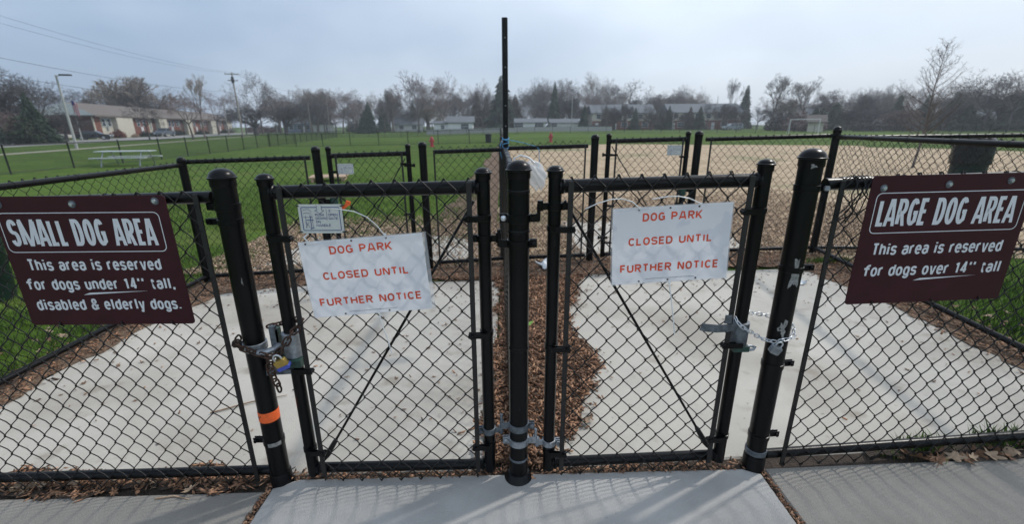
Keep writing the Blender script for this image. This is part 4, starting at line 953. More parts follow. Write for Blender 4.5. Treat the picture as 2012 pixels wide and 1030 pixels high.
for i in range(60):
    x = rl_.uniform(.65, 2.9); y = 1.8+2.3*rl_.random()**.75
    leaf(x, y, -.002, rl_.uniform(.009, .024), rl_.uniform(0, 6.3), 'leaf' if rl_.random() < .7 else 'paleleaf', 'small dry leaf lying on the concrete pad behind the large dog sign', 'dry leaves on the large dog pad', (rl_.uniform(-.2, .2), rl_.uniform(-.2, .2)), rl_.randrange(4))
for i in range(26):
    x = rl_.uniform(-2.15, -1.35) if i < 20 else rl_.uniform(-1.6, -1.1); y = rl_.uniform(1.455, 1.545)
    leaf(x, y, rl_.uniform(.006, .03), rl_.uniform(.018, .042), rl_.uniform(0, 6.3), 'leaf' if rl_.random() < .55 else 'paleleaf', 'curled dry leaf in the litter under the small dog sign panel', 'dry leaves under the small dog panel', (rl_.uniform(-.7, .7), rl_.uniform(-.6, .6)), rl_.randrange(4))
leaf(1.745, 1.552, .012, .078, 2.4, 'leaf', 'big curled brown oak leaf against the large dog bottom rail', None, (.75, .2), 1)
leaf(1.84, 1.552, .012, .072, .8, 'leaf', 'broad brown leaf standing beside the grass under the rail', None, (.8, -.2), 0)
for x, y, s in ((1.93, 1.56, .05), (2.02, 1.572, .045), (2.10, 1.58, .045), (2.19, 1.585, .05), (2.25, 1.60, .035), (1.68, 1.55, .03), (1.97, 1.54, .038), (2.06, 1.552, .05), (1.90, 1.55, .05), (2.15, 1.565, .05), (1.94, 1.535, .042), (2.12, 1.55, .042), (1.80, 1.54, .04)):
    leaf(x, y, .015, s, rl_.uniform(0, 6), 'paleleaf' if s in (.05, .038) else 'leaf', 'crumpled dry leaf lying in the grass below the large dog sign', 'dry leaves under the large dog panel', (rl_.uniform(-.7, .8), rl_.uniform(-.6, .6)), rl_.randrange(4))
for i in range(90):
    sd_ = i % 2; x = (-3.25-.35*rl_.random()) if sd_ else (3.12+.5*rl_.random()); y = rl_.uniform(1.9, 4.3)
    if not sd_: x -= .0
    leaf(x, y, .03 if (sd_ and x < -3.2) or x > 3.3 else .008, rl_.uniform(.02, .045), rl_.uniform(0, 6.3), 'paleleaf' if rl_.random() < .6 else 'leaf', 'dry leaf caught in the grass beside the %s dog side rail' % ('small' if sd_ else 'large'), 'dry leaves beside the %s dog side rail' % ('small' if sd_ else 'large'), (rl_.uniform(-.4, .4), rl_.uniform(-.4, .4)), rl_.randrange(4))
for i in range(110):
    x = rl_.uniform(-.08, .42); y = rl_.uniform(1.75, 4.3)
    leaf(x, y, .012, rl_.uniform(.020, .044), rl_.uniform(0, 6.3), 'leaf' if rl_.random() < .75 else 'paleleaf', 'brown leaf lying among the wood chips of the centre strip', 'leaves in the centre mulch strip', (rl_.uniform(-.5, .5), rl_.uniform(-.5, .5)), rl_.randrange(4))
o = obj('fresh_leaf', leaves[2], K['freshleaf']); o.location = (.105, 2.93, g(.1)+.03); o.scale = (.06, .06, .06); o.rotation_euler = (.3, -.2, .4); tag(o, 'bright green leaf scrap lying on the brown mulch strip', 'leaf')
def scrapf(a, t): r = .11*t*(1+.2*math.sin(4*a+1)+.12*math.sin(9*a)); return (r*math.cos(a), .8*r*math.sin(a), .02+.035*math.sin(3*a+4*t)*t+.02*t)
o = obj('paper_scrap', crumple(28, 6, scrapf), K['litter']); o.location = (.36, 4.35, g(.36)+.012); tag(o, 'crumpled white paper scrap on the mulch by the inner fence', 'paper scrap')
o = obj('paper_scrap', o.data, K['litter']); o.location = (2.6, 3.72, g(2.6)+.002); o.scale = (.55, .55, .5); tag(o, 'small white litter scrap on the pad under the large dog sign', 'paper scrap')
for x0, y0, x1, y1, lab in ((-1.62, 2.0, -1.28, 2.15, 'thin dry twig lying on the small dog pad'), (-1.47, 1.43, -1.33, 1.425, 'pale broken stick on the old sidewalk slab below the small dog panel'), (1.15, 1.63, 1.27, 1.60, 'short dark twig on the pad edge beside the scraped post')):
    z = .004; mb = MB().tube([(0, 0, z), ((x1-x0)*.5, (y1-y0)*.5+.012, z+.003+g((x1-x0)/2)), (x1-x0, y1-y0, z+g(x1)-g(x0))], [.0045, .004, .002], 6)
    o = obj('twig', mb.mesh('twig', 60), K['palechip']); o.location = (x0, y0, g(x0)); tag(o, lab, 'twig')

# tan board lying on the lawn behind the inner gate, loose wire ends at the scraped post
t = thing('wooden_platform', 'low tan wooden platform on the lawn behind the small dog inner gate', 'platform', (-5.55, 13.5, g(-5.55)-.02), .25)
for k in range(4): part(t, 'board', MB().box((0, -.33+.22*k, .14), (1.05, .205, .035)), K['palechip'], None)
for s in (-1, 1): part(t, 'bearer', MB().box((s*.42, 0, .062), (.08, .86, .12)), K['palechip'], None)
lw = thing('loose_wire', 'curly loose black wire ends twisted on the rail beside the scraped post', 'wire', (1.135, 1.515, 1.20))
for k in range(5):
    r_ = random.Random(k); x0 = .005+.013*k
    part(lw, 'wire_end', MB().tube([(x0, .0, .05), (x0+.012, -.01, .065), (x0+.03, -.015, .05), (x0+.02+r_.uniform(-.02, .03), -.022, .0), (x0+r_.uniform(-.05, .04), -.02, -.06), (x0+r_.uniform(-.07, .03), -.02, -.10)], .0021, 5), K['wire'])
# ------------------------------------------------------------------ bins beside the pens
def barrel(label, x, y, h, r, m, lean=0):
    t = thing('trash_bin', label, 'trash bin', (x, y, g(x)-.02))
    part(t, 'body', MB().lathe([(r*.80, 0), (r*.82, .02), (r*.90, h*.45), (r*.925, h*.46), (r*.93, h*.5), (r*.98, h*.86), (r*1.05, h*.865), (r*1.05, h*.90)], 28), m)
    def bf(a, t): rr = r*(1.07+.02*math.sin(9*a))*(1 if t < .5 else 1); return (rr*math.cos(a), rr*math.sin(a), h*(.70+.205*t)+.012*math.sin(5*a)*(1-t))
    obj('liner_bag', crumple(36, 5, bf), K['bagblack'], t)
    part(t, 'lid', MB().lathe([(r*1.0, h*.89), (r*1.08, h*.905), (r*1.06, h*.93), (r*.8, h*.975), (r*.3, h), (.01, h)], 28), K['bagblack'])
    return t
barrel('dark green trash bin beyond the small dog side panel', -4.98, 3.85, 1.04, .26, K['greenbin'])
barrel('dark green trash bin beyond the large dog side panel', 5.74, 5.6, 1.2, .185, K['greenbin'])
# ------------------------------------------------------------------ perimeter fences of the dog park
SP = 3.0
far_mesh = chainlink(SP, .03, 1.20, 0, n=3, seg=(0,), hook=False, warp=0, bulge=0, r=.0026)
far_post = MB().lathe([(.034, -.1), (.034, 1.25), (.038, 1.255), (.030, 1.28), (.004, 1.30)], 10).mesh('post', 50)
def far_fence(label, pts):
    t = thing('perimeter_fence', label, 'fence', (pts[0][0], pts[0][1], g(pts[0][0])-.02)); b = Vector(t.location)
    for (x0, y0), (x1, y1) in zip(pts[:-1], pts[1:]):
        L = math.hypot(x1-x0, y1-y0); n = max(1, round(L/SP)); rz = math.atan2(y1-y0, x1-x0)
        for i in range(n):
            xa, ya = x0+(x1-x0)*i/n, y0+(y1-y0)*i/n; xb, yb = x0+(x1-x0)*(i+1)/n, y0+(y1-y0)*(i+1)/n
            o = obj('post', far_post, K['farblack'], t); o.location = Vector((xa, ya, g(xa)-.02))-b
            o = obj('chain_link_mesh', far_mesh, K['farblack'], t); o['kind'] = 'stuff'
            sl = (g(xb)-g(xa))/(L/n); S = Matrix.Identity(4); S[0][0] = (L/n)/SP; S[2][0] = sl*(L/n)/SP
            o.matrix_local = Matrix.Translation(Vector((xa, ya, g(xa)-.02))-b) @ Matrix.Rotation(rz, 4, 'Z') @ S
            part(t, 'top_rail', MB().cyl(Vector((xa, ya, g(xa)+1.185))-b, Vector((xb, yb, g(xb)+1.185))-b, .021, n=8), K['farblack'])
            part(t, 'bottom_wire', MB().cyl(Vector((xa, ya, g(xa)+.04))-b, Vector((xb, yb, g(xb)+.04))-b, .012, n=6), K['farblack'])
    o = obj('post', far_post, K['farblack'], t); x, y = pts[-1]; o.location = Vector((x, y, g(x)-.02))-b
far_fence('long perimeter fence of the small dog area beside the footpath and road', [(-21.4, 10.4), (-21.8, 28), (-24.6, 46), (-31.5, 82)])
far_fence('cross fence behind the hydrant closing the small dog area', [(-24.6, 46.2), (-0.9, 41.0)])
far_fence('dividing fence running across the field behind the tall pole', [(-0.10, 4.75), (-0.9, 40.9), (-2.0, 80)])
far_fence('far perimeter fence across the end of the field', [(-31.5, 82.3), (-2.0, 80.3), (62, 74)])
far_fence('side perimeter fence of the large dog area below the dark trees', [(62, 73.7), (40, 22)])

# ------------------------------------------------------------------ trees
def bare(seed, style):
    R = random.Random(seed); tr = MB(); cr = MB()
    P = dict(round=dict(t=.20, ch=(5, 3, 3, 4, 4, 3), ang=(28, 55), up=.10, rat=.70, lead=.5), vase=dict(t=.26, ch=(5, 3, 3, 4, 4, 3), ang=(16, 36), up=.13, rat=.74, lead=.2),
             tall=dict(t=.22, ch=(5, 4, 3, 4, 3, 3), ang=(20, 38), up=.22, rat=.66, lead=.95), spread=dict(t=.16, ch=(5, 3, 3, 4, 4, 3), ang=(40, 68), up=.06, rat=.72, lead=.3),
             multi=dict(t=.03, ch=(9, 3, 3, 4, 3, 3), ang=(12, 42), up=.10, rat=.72, lead=.2))[style]
    def rnd_perp(d):
        v = Vector((R.gauss(0, 1), R.gauss(0, 1), R.gauss(0, 1))); v -= d*v.dot(d); return v.normalized()
    def grow(p, d, L, r, lv):
        pts = [p]; q = p.copy(); dd = d.copy(); n = 4 if lv == 0 else (3 if lv < 3 else (2 if lv < 5 else 1))
        for i in range(n):
            dd = (dd+rnd_perp(dd)*(.05 if lv == 0 else .16)+Vector((0, 0, P['up']*(.4 if lv else 0)))).normalized(); q = q+dd*L/n; pts.append(q.copy())
        r1 = r*(.62 if lv < 4 else .35); rs = [r+(r1-r)*i/n for i in range(n+1)]
        (tr if lv < 3 else cr).tube(pts, rs, 7 if lv == 0 else (5 if lv < 2 else 3), caps=False)
        if lv >= 6: return
        k = P['ch'][lv]; a0 = R.uniform(0, 6.28); ax = rnd_perp(dd); bx = dd.cross(ax)
        for i in range(k):
            a = a0+6.283*i/k+R.uniform(-.5, .5); ang = rad(R.uniform(*P['ang']))
            if i == 0 and R.random() < P['lead']: ang *= .3
            nd = (dd*math.cos(ang)+(ax*math.cos(a)+bx*math.sin(a))*math.sin(ang)).normalized()
            f = 1.0 if i < 2 or lv == 0 else R.uniform(.45, 1.0); j = min(n, max(1, round(n*f))); st = pts[j]
            grow(st, nd, L*P['rat']*R.uniform(.75, 1.15)*(1.25 if lv == 0 and style in ('round', 'vase', 'multi') else 1), max(r1*.75, .0018), lv+1)
    L0 = .30 if style != 'multi' else .10
    grow(Vector((0, 0, 0)), Vector((0, 0, 1)), L0, .022 if style != 'multi' else .02, 0)
    A = np.array(tr.v+cr.v); zz = A[:, 2].max(); rx = np.percentile(np.abs(A[:, 0]), 98); ry = np.percentile(np.abs(A[:, 1]), 98); s = np.array([.5/rx, .5/ry, 1/zz])
    for m in (tr, cr): m.v = [(x*s[0], y*s[1], z*s[2]) for x, y, z in m.v]
    # keep the trunk slim after the width has been normalised
    return tr.mesh('trunk', 60), cr.mesh('crown')
def evergreen(seed, n=3600, loose=0.0):
    r = np.random.default_rng(seed); t = r.random(n)**.62; z = .04+.96*(1-t)**1.0; z = np.clip(z, 0.03, 1)
    tiers = 15; ph = (z*tiers) % 1; k = r.integers(0, 9, n); lay = np.floor(z*tiers)
    a = k*2*np.pi/9+lay*1.9+r.normal(0, .20, n); Rm = .5*(1-z)**.82*(1.0-.38*ph)*(1+.22*np.sin(lay*2.3+k*1.7)); rad_ = Rm*r.random(n)**(.45)
    if loose: rad_ *= 1+loose*r.normal(0, .3, n)
    c = np.stack([rad_*np.cos(a), rad_*np.sin(a), z-.10*rad_], 1)
    out = np.stack([np.cos(a), np.sin(a), -.35+0*a], 1); sz = (.03+.05*r.random(n))*(.5+(1-z))
    side = np.stack([-np.sin(a), np.cos(a), r.normal(0, .5, n)], 1)
    V = np.stack([c+side*sz[:, None]*.45, c-side*sz[:, None]*.45, c+out*sz[:, None]*1.5], 1).reshape(-1, 3); V[:, 2] = np.clip(V[:, 2], .015, 1)
    return MB().cyl((0, 0, -.01), (0, 0, .9), .020, .004, n=7).mesh('trunk', 60), npmesh('crown', V, np.arange(3*n).reshape(-1, 3))
def shrub(seed, n=1800):
    r = np.random.default_rng(seed); a = r.uniform(0, 2*PI, n); e = np.arcsin(r.random(n)); q = r.random(n)**.35*(1+.2*np.sin(3*a+seed)+.15*np.sin(5*e))
    c = np.stack([.5*q*np.cos(a)*np.cos(e), .5*q*np.sin(a)*np.cos(e), .9*q*np.sin(e)+.02], 1); d = r.normal(0, .045, (n, 3, 3)); V = (c[:, None]+d).reshape(-1, 3); V[:, 2] = np.clip(V[:, 2], 0.0, 1.05)
    return MB().tube([(0, 0, -.01), (0.02, 0, .3), (0, .03, .6)], [.03, .02, .01], 6).mesh('stem', 60), npmesh('crown', V, np.arange(3*n).reshape(-1, 3))
protos = {0: [bare(11, 'round'), bare(12, 'round')], 1: [bare(21, 'vase'), bare(22, 'vase')], 2: [bare(31, 'tall'), bare(32, 'tall')], 3: [bare(41, 'spread')], 4: [bare(51, 'multi'), bare(52, 'multi')],
          5: [evergreen(1), evergreen(2)], 6: [evergreen(3, 2600, .5)], 7: [shrub(1)]}
TW = {'d': 'twigdark', 'g2': 'twig', 'r': 'twigred', 't': 'twigtan', 'g': 'needle', 'b': 'needlebrown', 's': 'shrub'}
KIND = {0: 'rounded bare tree', 1: 'vase shaped bare tree', 2: 'tall narrow bare tree', 3: 'low spreading bare tree', 4: 'many stemmed bare tree', 5: 'dark green conical evergreen tree', 6: 'loose brownish evergreen tree', 7: 'leafy green bush'}
TONE = {'d': 'dark', 'g2': 'grey brown', 'r': 'reddish', 't': 'pale tan'}
TREES = [
    (-74.6, 70, 9.2, 8.5, 0, 'd'), (-75.2, 74, 8.9, 7.4, 0, 'd'), (-66.2, 60, 7.0, 7.9, 4, 'd'), (-58.8, 57, 4.7, 4.4, 5, 'g'), (-58.6, 55, 3.4, 3.6, 7, 's'),
    (-64.5, 66, 4.4, 4.4, 4, 'd'), (-67.5, 62, 10.1, 10.3, 3, 'd'), (-60.4, 58, 6.3, 3.8, 5, 'g'), (-60.3, 60, 3.7, 4.6, 4, 'd'), (-60.9, 56, 4.0, 4.9, 4, 'r'),
    (-108.7, 110, 10.9, 13.4, 3, 'd'), (-113.3, 120, 10.7, 11.9, 0, 'd'), (-102.5, 125, 15.2, 20.7, 4, 't'), (-111.9, 130, 13.4, 11.5, 4, 't'), (-100.6, 135, 12.8, 11.9, 0, 'g2'),
    (-99.6, 128, 10.2, 12.7, 0, 'd'), (-52.5, 78, 9.9, 4.0, 2, 't'), (-51.7, 74, 6.4, 6.5, 0, 'r'), (-76.9, 120, 10.8, 11.9, 0, 'r'), (-60.4, 76, 5.5, 5.0, 0, 'd'),
    (-65.2, 120, 15.0, 13.9, 0, 'g2'), (-63.1, 125, 11.1, 11.0, 0, 'g2'), (-75.4, 130, 11.0, 8.6, 3, 'g2'), (-62.5, 112, 7.1, 11.1, 4, 'd'), (-57.0, 116, 7.3, 10.3, 4, 'd'),
    (-67.4, 150, 13.9, 7.6, 2, 't'), (-63.4, 150, 12.9, 9.9, 2, 't'), (-68.7, 150, 8.8, 14.9, 0, 'd'), (-61.3, 152, 9.7, 13.4, 0, 'd'), (-49.6, 135, 11.1, 10.4, 0, 'r'),
    (-47.1, 140, 9.7, 8.7, 0, 'r'), (-40.2, 130, 8.7, 4.9, 5, 'g'), (-44.7, 160, 10.8, 4.6, 5, 'g'), (-40.8, 128, 6.4, 5.7, 6, 'g'), (-42.6, 170, 9.6, 11.3, 0, 'd'),
    (-38.5, 170, 7.8, 11.3, 4, 'g2'), (-27.3, 135, 16.2, 13.7, 1, 'r'), (-18.6, 125, 14.7, 11.6, 1, 'r'), (-25.8, 140, 8.2, 9.3, 4, 't'), (-36.2, 170, 11.1, 5.6, 5, 'g'),
    (-16.5, 150, 11.4, 9.3, 0, 'g2'), (-12.2, 165, 16.6, 11.3, 1, 'r'), (-11.1, 150, 12.5, 7.0, 6, 'b'), (-8.1, 150, 11.2, 5.0, 6, 'b'), (-2.9, 140, 15.9, 11.8, 5, 'g'),
    (1.2, 150, 11.1, 8.3, 6, 'b'), (9.8, 160, 16.4, 12.4, 1, 'g2'), (7.2, 150, 10.5, 11.6, 0, 'd'), (13.5, 145, 14.3, 5.5, 5, 'g'), (19.8, 162, 15.8, 11.8, 0, 'g2'),
    (18.8, 150, 10.2, 10.0, 4, 'd'), (20.5, 130, 7.0, 3.5, 5, 'g'), (30.1, 170, 18.7, 13.5, 1, 't'), (34.8, 170, 14.7, 11.3, 0, 'g2'), (41.1, 165, 16.0, 16.8, 0, 'g2'),
    (26.2, 128, 7.0, 3.7, 6, 'b'), (29.2, 132, 5.6, 7.3, 4, 'd'), (34.4, 128, 6.1, 3.7, 5, 'g'), (41.4, 140, 7.3, 7.1, 0, 'd'), (55.5, 170, 12.4, 10.2, 1, 'g2'),
    (59.7, 170, 11.2, 8.3, 0, 'r'), (41.7, 128, 6.0, 3.1, 5, 'g'), (43.1, 126, 6.4, 3.6, 5, 'g'), (49.7, 128, 6.3, 4.2, 6, 'b'), (51.6, 126, 6.3, 3.9, 5, 'g'),
    (71.7, 180, 11.7, 11.9, 0, 't'), (65.9, 175, 9.7, 11.6, 0, 'g2'), (60.5, 140, 5.8, 7.1, 4, 'd'), (70.9, 150, 14.5, 6.6, 2, 'g2'), (60.7, 132, 6.9, 8.8, 0, 'd'),
    (70.5, 140, 12.6, 5.6, 6, 'g'), (73.4, 145, 13.3, 4.2, 5, 'g'), (75.2, 140, 6.7, 7.7, 0, 'd'), (62.2, 110, 12.2, 6.8, 2, 'g2'), (77.0, 130, 8.7, 8.6, 0, 'd'),
    (72.8, 115, 11.6, 7.4, 2, 'g2'), (80.1, 128, 7.8, 9.9, 0, 'r'), (72.5, 110, 5.5, 4.4, 5, 'g'), (75.0, 112, 5.1, 6.2, 7, 's'), (84.3, 118, 10.1, 11.2, 3, 'g2'),
    (75.9, 108, 6.3, 7.2, 5, 'g'), (87.2, 115, 8.2, 6.4, 6, 'b'), (93.4, 118, 9.6, 9.1, 0, 'g2'), (90.5, 110, 10.6, 8.0, 1, 'g2'), (87.8, 105, 7.8, 4.6, 5, 'g'),
    (75.4, 98, 4.3, 6.5, 4, 'd'), (73.1, 100, 4.4, 6.6, 4, 'd'), (79.2, 98, 4.8, 8.7, 4, 'd'), (91.3, 105, 7.2, 7.0, 0, 'r'), (87.9, 98, 7.4, 5.4, 6, 'g'),
    (79.0, 92, 4.1, 8.1, 4, 'r'), (87.7, 96, 6.2, 7.4, 0, 'd'), (85.2, 90, 4.9, 8.0, 4, 'd'), (87.2, 88, 8.8, 8.8, 3, 'd'), (86.5, 84, 10.0, 12.1, 0, 'd'),
    (86.8, 80, 8.9, 9.7, 0, 'd'), (91.0, 86, 6.9, 8.6, 4, 'd'), (91.3, 82, 7.9, 7.3, 5, 'g'), (84.3, 85, 4.7, 5.6, 5, 'g'), (88.1, 92, 7.3, 6.1, 5, 'g'),
    (96.3, 84, 9.3, 11.2, 0, 'd'), (-77.6, 66, 10.1, 11.7, 0, 'd'), (-72.4, 64, 7.3, 6.4, 5, 'g'),
]

rt_ = random.Random(9)
def where(x, y):
    if y < 80 and x < -40: return 'beside the cars parked at the brick gable' if x/y < -.9 else 'in front of the long brick building'
    return ('behind the long brick building' if x < -60 else 'beyond the road left of the white houses') if x < -38 else ('behind the white houses beyond the field' if x < 10 else ('around the two storey terrace beyond the field' if x < 62 else 'in the dark wood beside the large dog area'))
SPECIAL = {(30): 0}
for i, (x, y, h, w, k, m) in enumerate(TREES):
    h *= 1.08 if k in (0, 1, 2) else 1.0
    tm, cm = protos[k][i % len(protos[k])]
    lab = (TONE[m]+' ' if m in TONE else '')+KIND[k]+' '+where(x, y)
    t = thing('evergreen_tree' if k in (5, 6) else ('bush' if k == 7 else 'bare_tree'), lab, 'bush' if k == 7 else 'tree', (x, y, g(x)-.03), rt_.uniform(0, 6.28), lab+' group')
    t['group'] = lab.replace('tree', 'trees', 1).replace('bush', 'bushes', 1)
    sx = w*rt_.uniform(.95, 1.1)
    for nm, me, mm in (('trunk' if k != 7 else 'stem', tm, 'bark' if m != 'd' else 'twigdark'), ('crown', cm, TW[m])):
        o = obj(nm, me, K[mm], t); o.scale = (sx, sx, h)
# understorey between and behind the named trees
for i in range(78):
    u = rt_.random(); x = -128+u*275; y = rt_.uniform(165, 205) if -95 < x < 80 else rt_.uniform(120, 160); k = rt_.choice((0, 4, 4, 0, 3)); m = rt_.choice(('d', 'g2', 'r', 'd')); h = rt_.uniform(8, 14) if y > 162 else rt_.uniform(7, 11); w = rt_.uniform(9, 15)
    tm, cm = protos[k][i % len(protos[k])]
    lab = TONE[m]+' '+KIND[k]+' in the distant low tree line'
    t = thing('bare_tree', lab, 'tree', (x, y, g(x)-.03), rt_.uniform(0, 6.28), lab.replace('tree', 'trees', 1))
    for nm, me, mm in (('trunk', tm, 'twigdark'), ('crown', cm, TW[m])):
        o = obj(nm, me, K[mm], t); o.scale = (w, w, h)
for i in range(26):
    x = rt_.uniform(-100, 105); y = rt_.uniform(150, 175) if x < 60 else rt_.uniform(88, 110); h = rt_.uniform(2.2, 4.5); w = rt_.uniform(3.5, 7)
    t = thing('bush', 'low leafy bush under the distant trees', 'bush', (x, y, g(x)-.03), rt_.uniform(0, 6.28), 'low bushes under the distant trees')
    for nm, me, mm in (('stem', protos[7][0][0], 'bark'), ('crown', protos[7][0][1], rt_.choice(('shrub', 'twigdark', 'twigred')))):
        o = obj(nm, me, K[mm], t); o.scale = (w, w, h)
# taller fine bare trees filling the row behind the houses
for i in range(66):
    x = -70+205*(i+rt_.uniform(-.4, .4))/66; y = rt_.uniform(150, 178) if x < 70 else rt_.uniform(112, 130); k = rt_.choice((0, 1, 0, 2, 4)); m = rt_.choice(('g2', 'r', 'g2', 't', 'd')); h = rt_.uniform(9.5, 15.5)*(y/165); w = h*rt_.uniform(.55, .85)
    tm, cm = protos[k][i % len(protos[k])]; lab = TONE[m]+' '+KIND[k]+' in the tall row behind the houses'
    t = thing('bare_tree', lab, 'tree', (x, y, g(x)-.03), rt_.uniform(0, 6.28), lab.replace('tree', 'trees', 1))
    for nm, me, mm in (('trunk', tm, 'bark'), ('crown', cm, TW[m])): o = obj(nm, me, K[mm], t); o.scale = (w, w, h)
# low screen of bare trees in front of the terraces
for i in range(16):
    x = 24+4.3*i+rt_.uniform(-1.5, 1.5); y = rt_.uniform(120, 131); k = rt_.choice((4, 0, 4)); h = rt_.uniform(4.5, 7.5); w = rt_.uniform(4, 6.5); tm, cm = protos[k][i % 2]
    lab = 'dark '+KIND[k]+' growing in front of the terraces'; t = thing('bare_tree', lab, 'tree', (x, y, g(x)-.03), rt_.uniform(0, 6.28), lab.replace('tree', 'trees', 1))
    for nm, me, mm in (('trunk', tm, 'twigdark'), ('crown', cm, 'twigdark')): o = obj(nm, me, K[mm], t); o.scale = (w, w, h)
# the young tree standing in the large dog area
def sapling():
    R = random.Random(77); tr = MB(); cr = MB(); H = 3.55
    def stem(z): return Vector((.05*math.sin(z*2.1)+.01*z, .04*math.sin(z*1.7+1), z))
    zs = np.linspace(-.05, H, 14); tr.tube([stem(z) for z in zs], [max(.006, .036*(1-z/H)**.8) for z in zs], 8)
    for i in range(44):
        z = .75+(H-.85)*(i/44)**1.05; a = i*2.4+R.uniform(-.4, .4); L = (1.25*(1-z/H)**.75+.18)*R.uniform(.7, 1.1); d = Vector((math.cos(a), math.sin(a), R.uniform(.45, .95))).normalized(); p = stem(z); pts = [p]
        for k in range(5): d = (d+Vector((R.gauss(0, .12), R.gauss(0, .12), .10+R.gauss(0, .07)))).normalized(); p = p+d*L/5; pts.append(p)
        r0 = .012*(1-z/H)+.0035; cr.tube(pts, [r0*(1-.15*k) for k in range(6)], 5)
        for k in range(1, 6):
            for s in (-1, 1):
                dd = (d+Vector((R.gauss(0, .6), R.gauss(0, .6), R.uniform(0, .5)))).normalized(); l = L*R.uniform(.16, .36); q = pts[k]
                e1 = q+dd*l*.5; e2 = e1+(dd+Vector((R.gauss(0, .2), R.gauss(0, .2), .2))).normalized()*l*.5; cr.tube([q, e1, e2], [.0034, .0028, .002], 3)
                cr.tube([e1, e1+Vector((R.gauss(0, .1), R.gauss(0, .1), R.uniform(.02, .14)))*.9], [.003, .002], 3)
    return tr, cr
tr, cr = sapling(); t = thing('young_tree', 'young bare tree with upright twigs standing in the worn large dog area', 'tree', (12.44, 13.8, g(12.4)-.02))
part(t, 'trunk', tr, K['twig']); part(t, 'crown', cr, mat('sapling_twigs', (0.105, 0.082, 0.066), .9))

# ------------------------------------------------------------------ buildings
def win(t, x, y, z, w, h, m='glass', face=0):
    """window in a wall facing -y at (x, y): frame proud of the wall, pane set back"""
    fr = MB(); b = .08
    for dx in (-1, 1): fr.box((x+dx*(w/2+b/2), y-.03, z), (b, .10, h+2*b))
    for dz in (-1, 1): fr.box((x, y-.03, z+dz*(h/2+b/2)), (w, .10, b))
    fr.box((x, y-.02, z), (w, .05, .05))
    o = part(t, 'window', fr, K['white'], None); part(o, 'pane', MB().box((x, y-.005, z), (w, .02, h)), K[m], None)
def gable_roof(mb, L, D, e, rdg, ov=.5, th=.18, hip=0.0):
    x0, x1, y0, y1 = -L/2-ov, L/2+ov, -ov, D+ov; ym = D/2; s = (rdg-e)/(D/2); eo = e-ov*s
    V = [(x0, y0, eo), (x1, y0, eo), (x1, y1, eo), (x0, y1, eo), (x0+hip, ym, rdg), (x1-hip, ym, rdg)]
    V += [(x, y, z-th) for x, y, z in V]
    return mb.add(V, [(0, 1, 5, 4), (2, 3, 4, 5), (3, 0, 4), (1, 2, 5), (6, 10, 11, 7), (8, 11, 10, 9), (9, 10, 6), (7, 11, 8), (0, 6, 7, 1), (2, 8, 9, 3), (1, 7, 8, 2), (3, 9, 6, 0)])
def gable_wall(mb, L, D, e, rdg, hip=False):
    if hip: return mb.box((0, D/2, e/2), (L, D, e))
    P = [(0, 0), (D, 0), (D, e), (D/2, rdg-.12), (0, e)]
    return mb.prism(P, 'x', -L/2, L/2)
def house(name, label, loc, rz, L, D, e, rdg, wm, rm, wins=(), doors=(), lower=None, chimney=None, group=None, garage=None, hip=0):
    t = thing(name, label, 'house', (loc[0], loc[1], g(loc[0])-.05), rz, group)
    part(t, 'wall', gable_wall(MB(), L, D, e, rdg, bool(hip)), K[wm], None); r = part(t, 'roof', gable_roof(MB(), L, D, e+.05, rdg+.05, hip=hip), K[rm], None)
    if lower: part(t, 'brick_storey', MB().box((0, -.06, lower/2), (L*.998, .12, lower)), K['brick'], None)
    y = -.12 if lower else 0
    for x, z, w, h in wins: win(t, x, y if (lower and z < lower) else 0, z, w, h)
    for x, m in doors:
        o = part(t, 'door', MB().box((x, y-.03, 1.05), (.95, .06, 2.1)), K[m], None); part(o, 'handle', MB().box((x+.36, y-.08, 1.0), (.05, .05, .12)), K['rim'])
    if garage: part(t, 'garage_door', MB().box((garage, y-.03, 1.1), (2.8, .06, 2.2)), K['white'], None)
    if chimney: part(r, 'chimney', MB().box((chimney, D*.55, rdg+.3), (.8, .6, 1.3)), K['brick'], None)
    return t
# long brick apartment building along the road
ba = math.atan2(.963, -.27); B = thing('apartment_building', 'long low brick apartment building with cream bays beyond the road', 'building', (-76.5, 84.0, g(-60)-.05), ba)
LB, DB, EB, RB = 78.0, 9.0, 4.3, 6.5     # local x along the road, local +y away from the road
part(B, 'wall', MB().box((LB/2, DB/2, EB/2), (LB, DB, EB)), K['brickdark'], None)
V = [(-.6, -.9, EB-.15), (LB+.6, -.9, EB-.15), (LB+.6, DB+.9, EB-.15), (-.6, DB+.9, EB-.15), (2.6, DB/2, RB), (LB-2.6, DB/2, RB)]
rf = part(B, 'roof', MB().add(V+[(x, y, z-.22) for x, y, z in V], [(0, 1, 5, 4), (2, 3, 4, 5), (1, 2, 5), (6, 7, 8, 9), (0, 6, 7, 1), (2, 8, 9, 3), (1, 7, 8, 2), (3, 9, 6, 0)]), K['roof'], None)
part(rf, 'hip_end', MB().add([(-.62, -.92, EB-.14), (2.58, DB/2, RB+.01), (-.62, DB+.92, EB-.14), (-.62, DB/2, EB-.3)], [(0, 1, 2), (0, 2, 3)]), K['gable'], None)
part(B, 'fascia', MB().box((LB/2, -.93, EB-.27), (LB+1.2, .08, .3)), K['roof'], None)
segs = [(0, .35, 'cream', .10), (.35, 2.3, 'brick', .06), (2.3, 6.2, 'cream', -.0), (6.2, 12.2, 'cream', .9), (12.2, 20.5, 'brick', .05), (20.5, 22, 'cream', .06), (24, 28, 'cream', .9), (28, 37, 'brick', .05), (39.5, 43, 'cream', .9), (43, 55, 'brick', .05), (57.5, 62, 'cream', .9), (62, 71, 'brick', .05), (72, 77, 'cream', .9), (77, 78, 'brick', .06)]
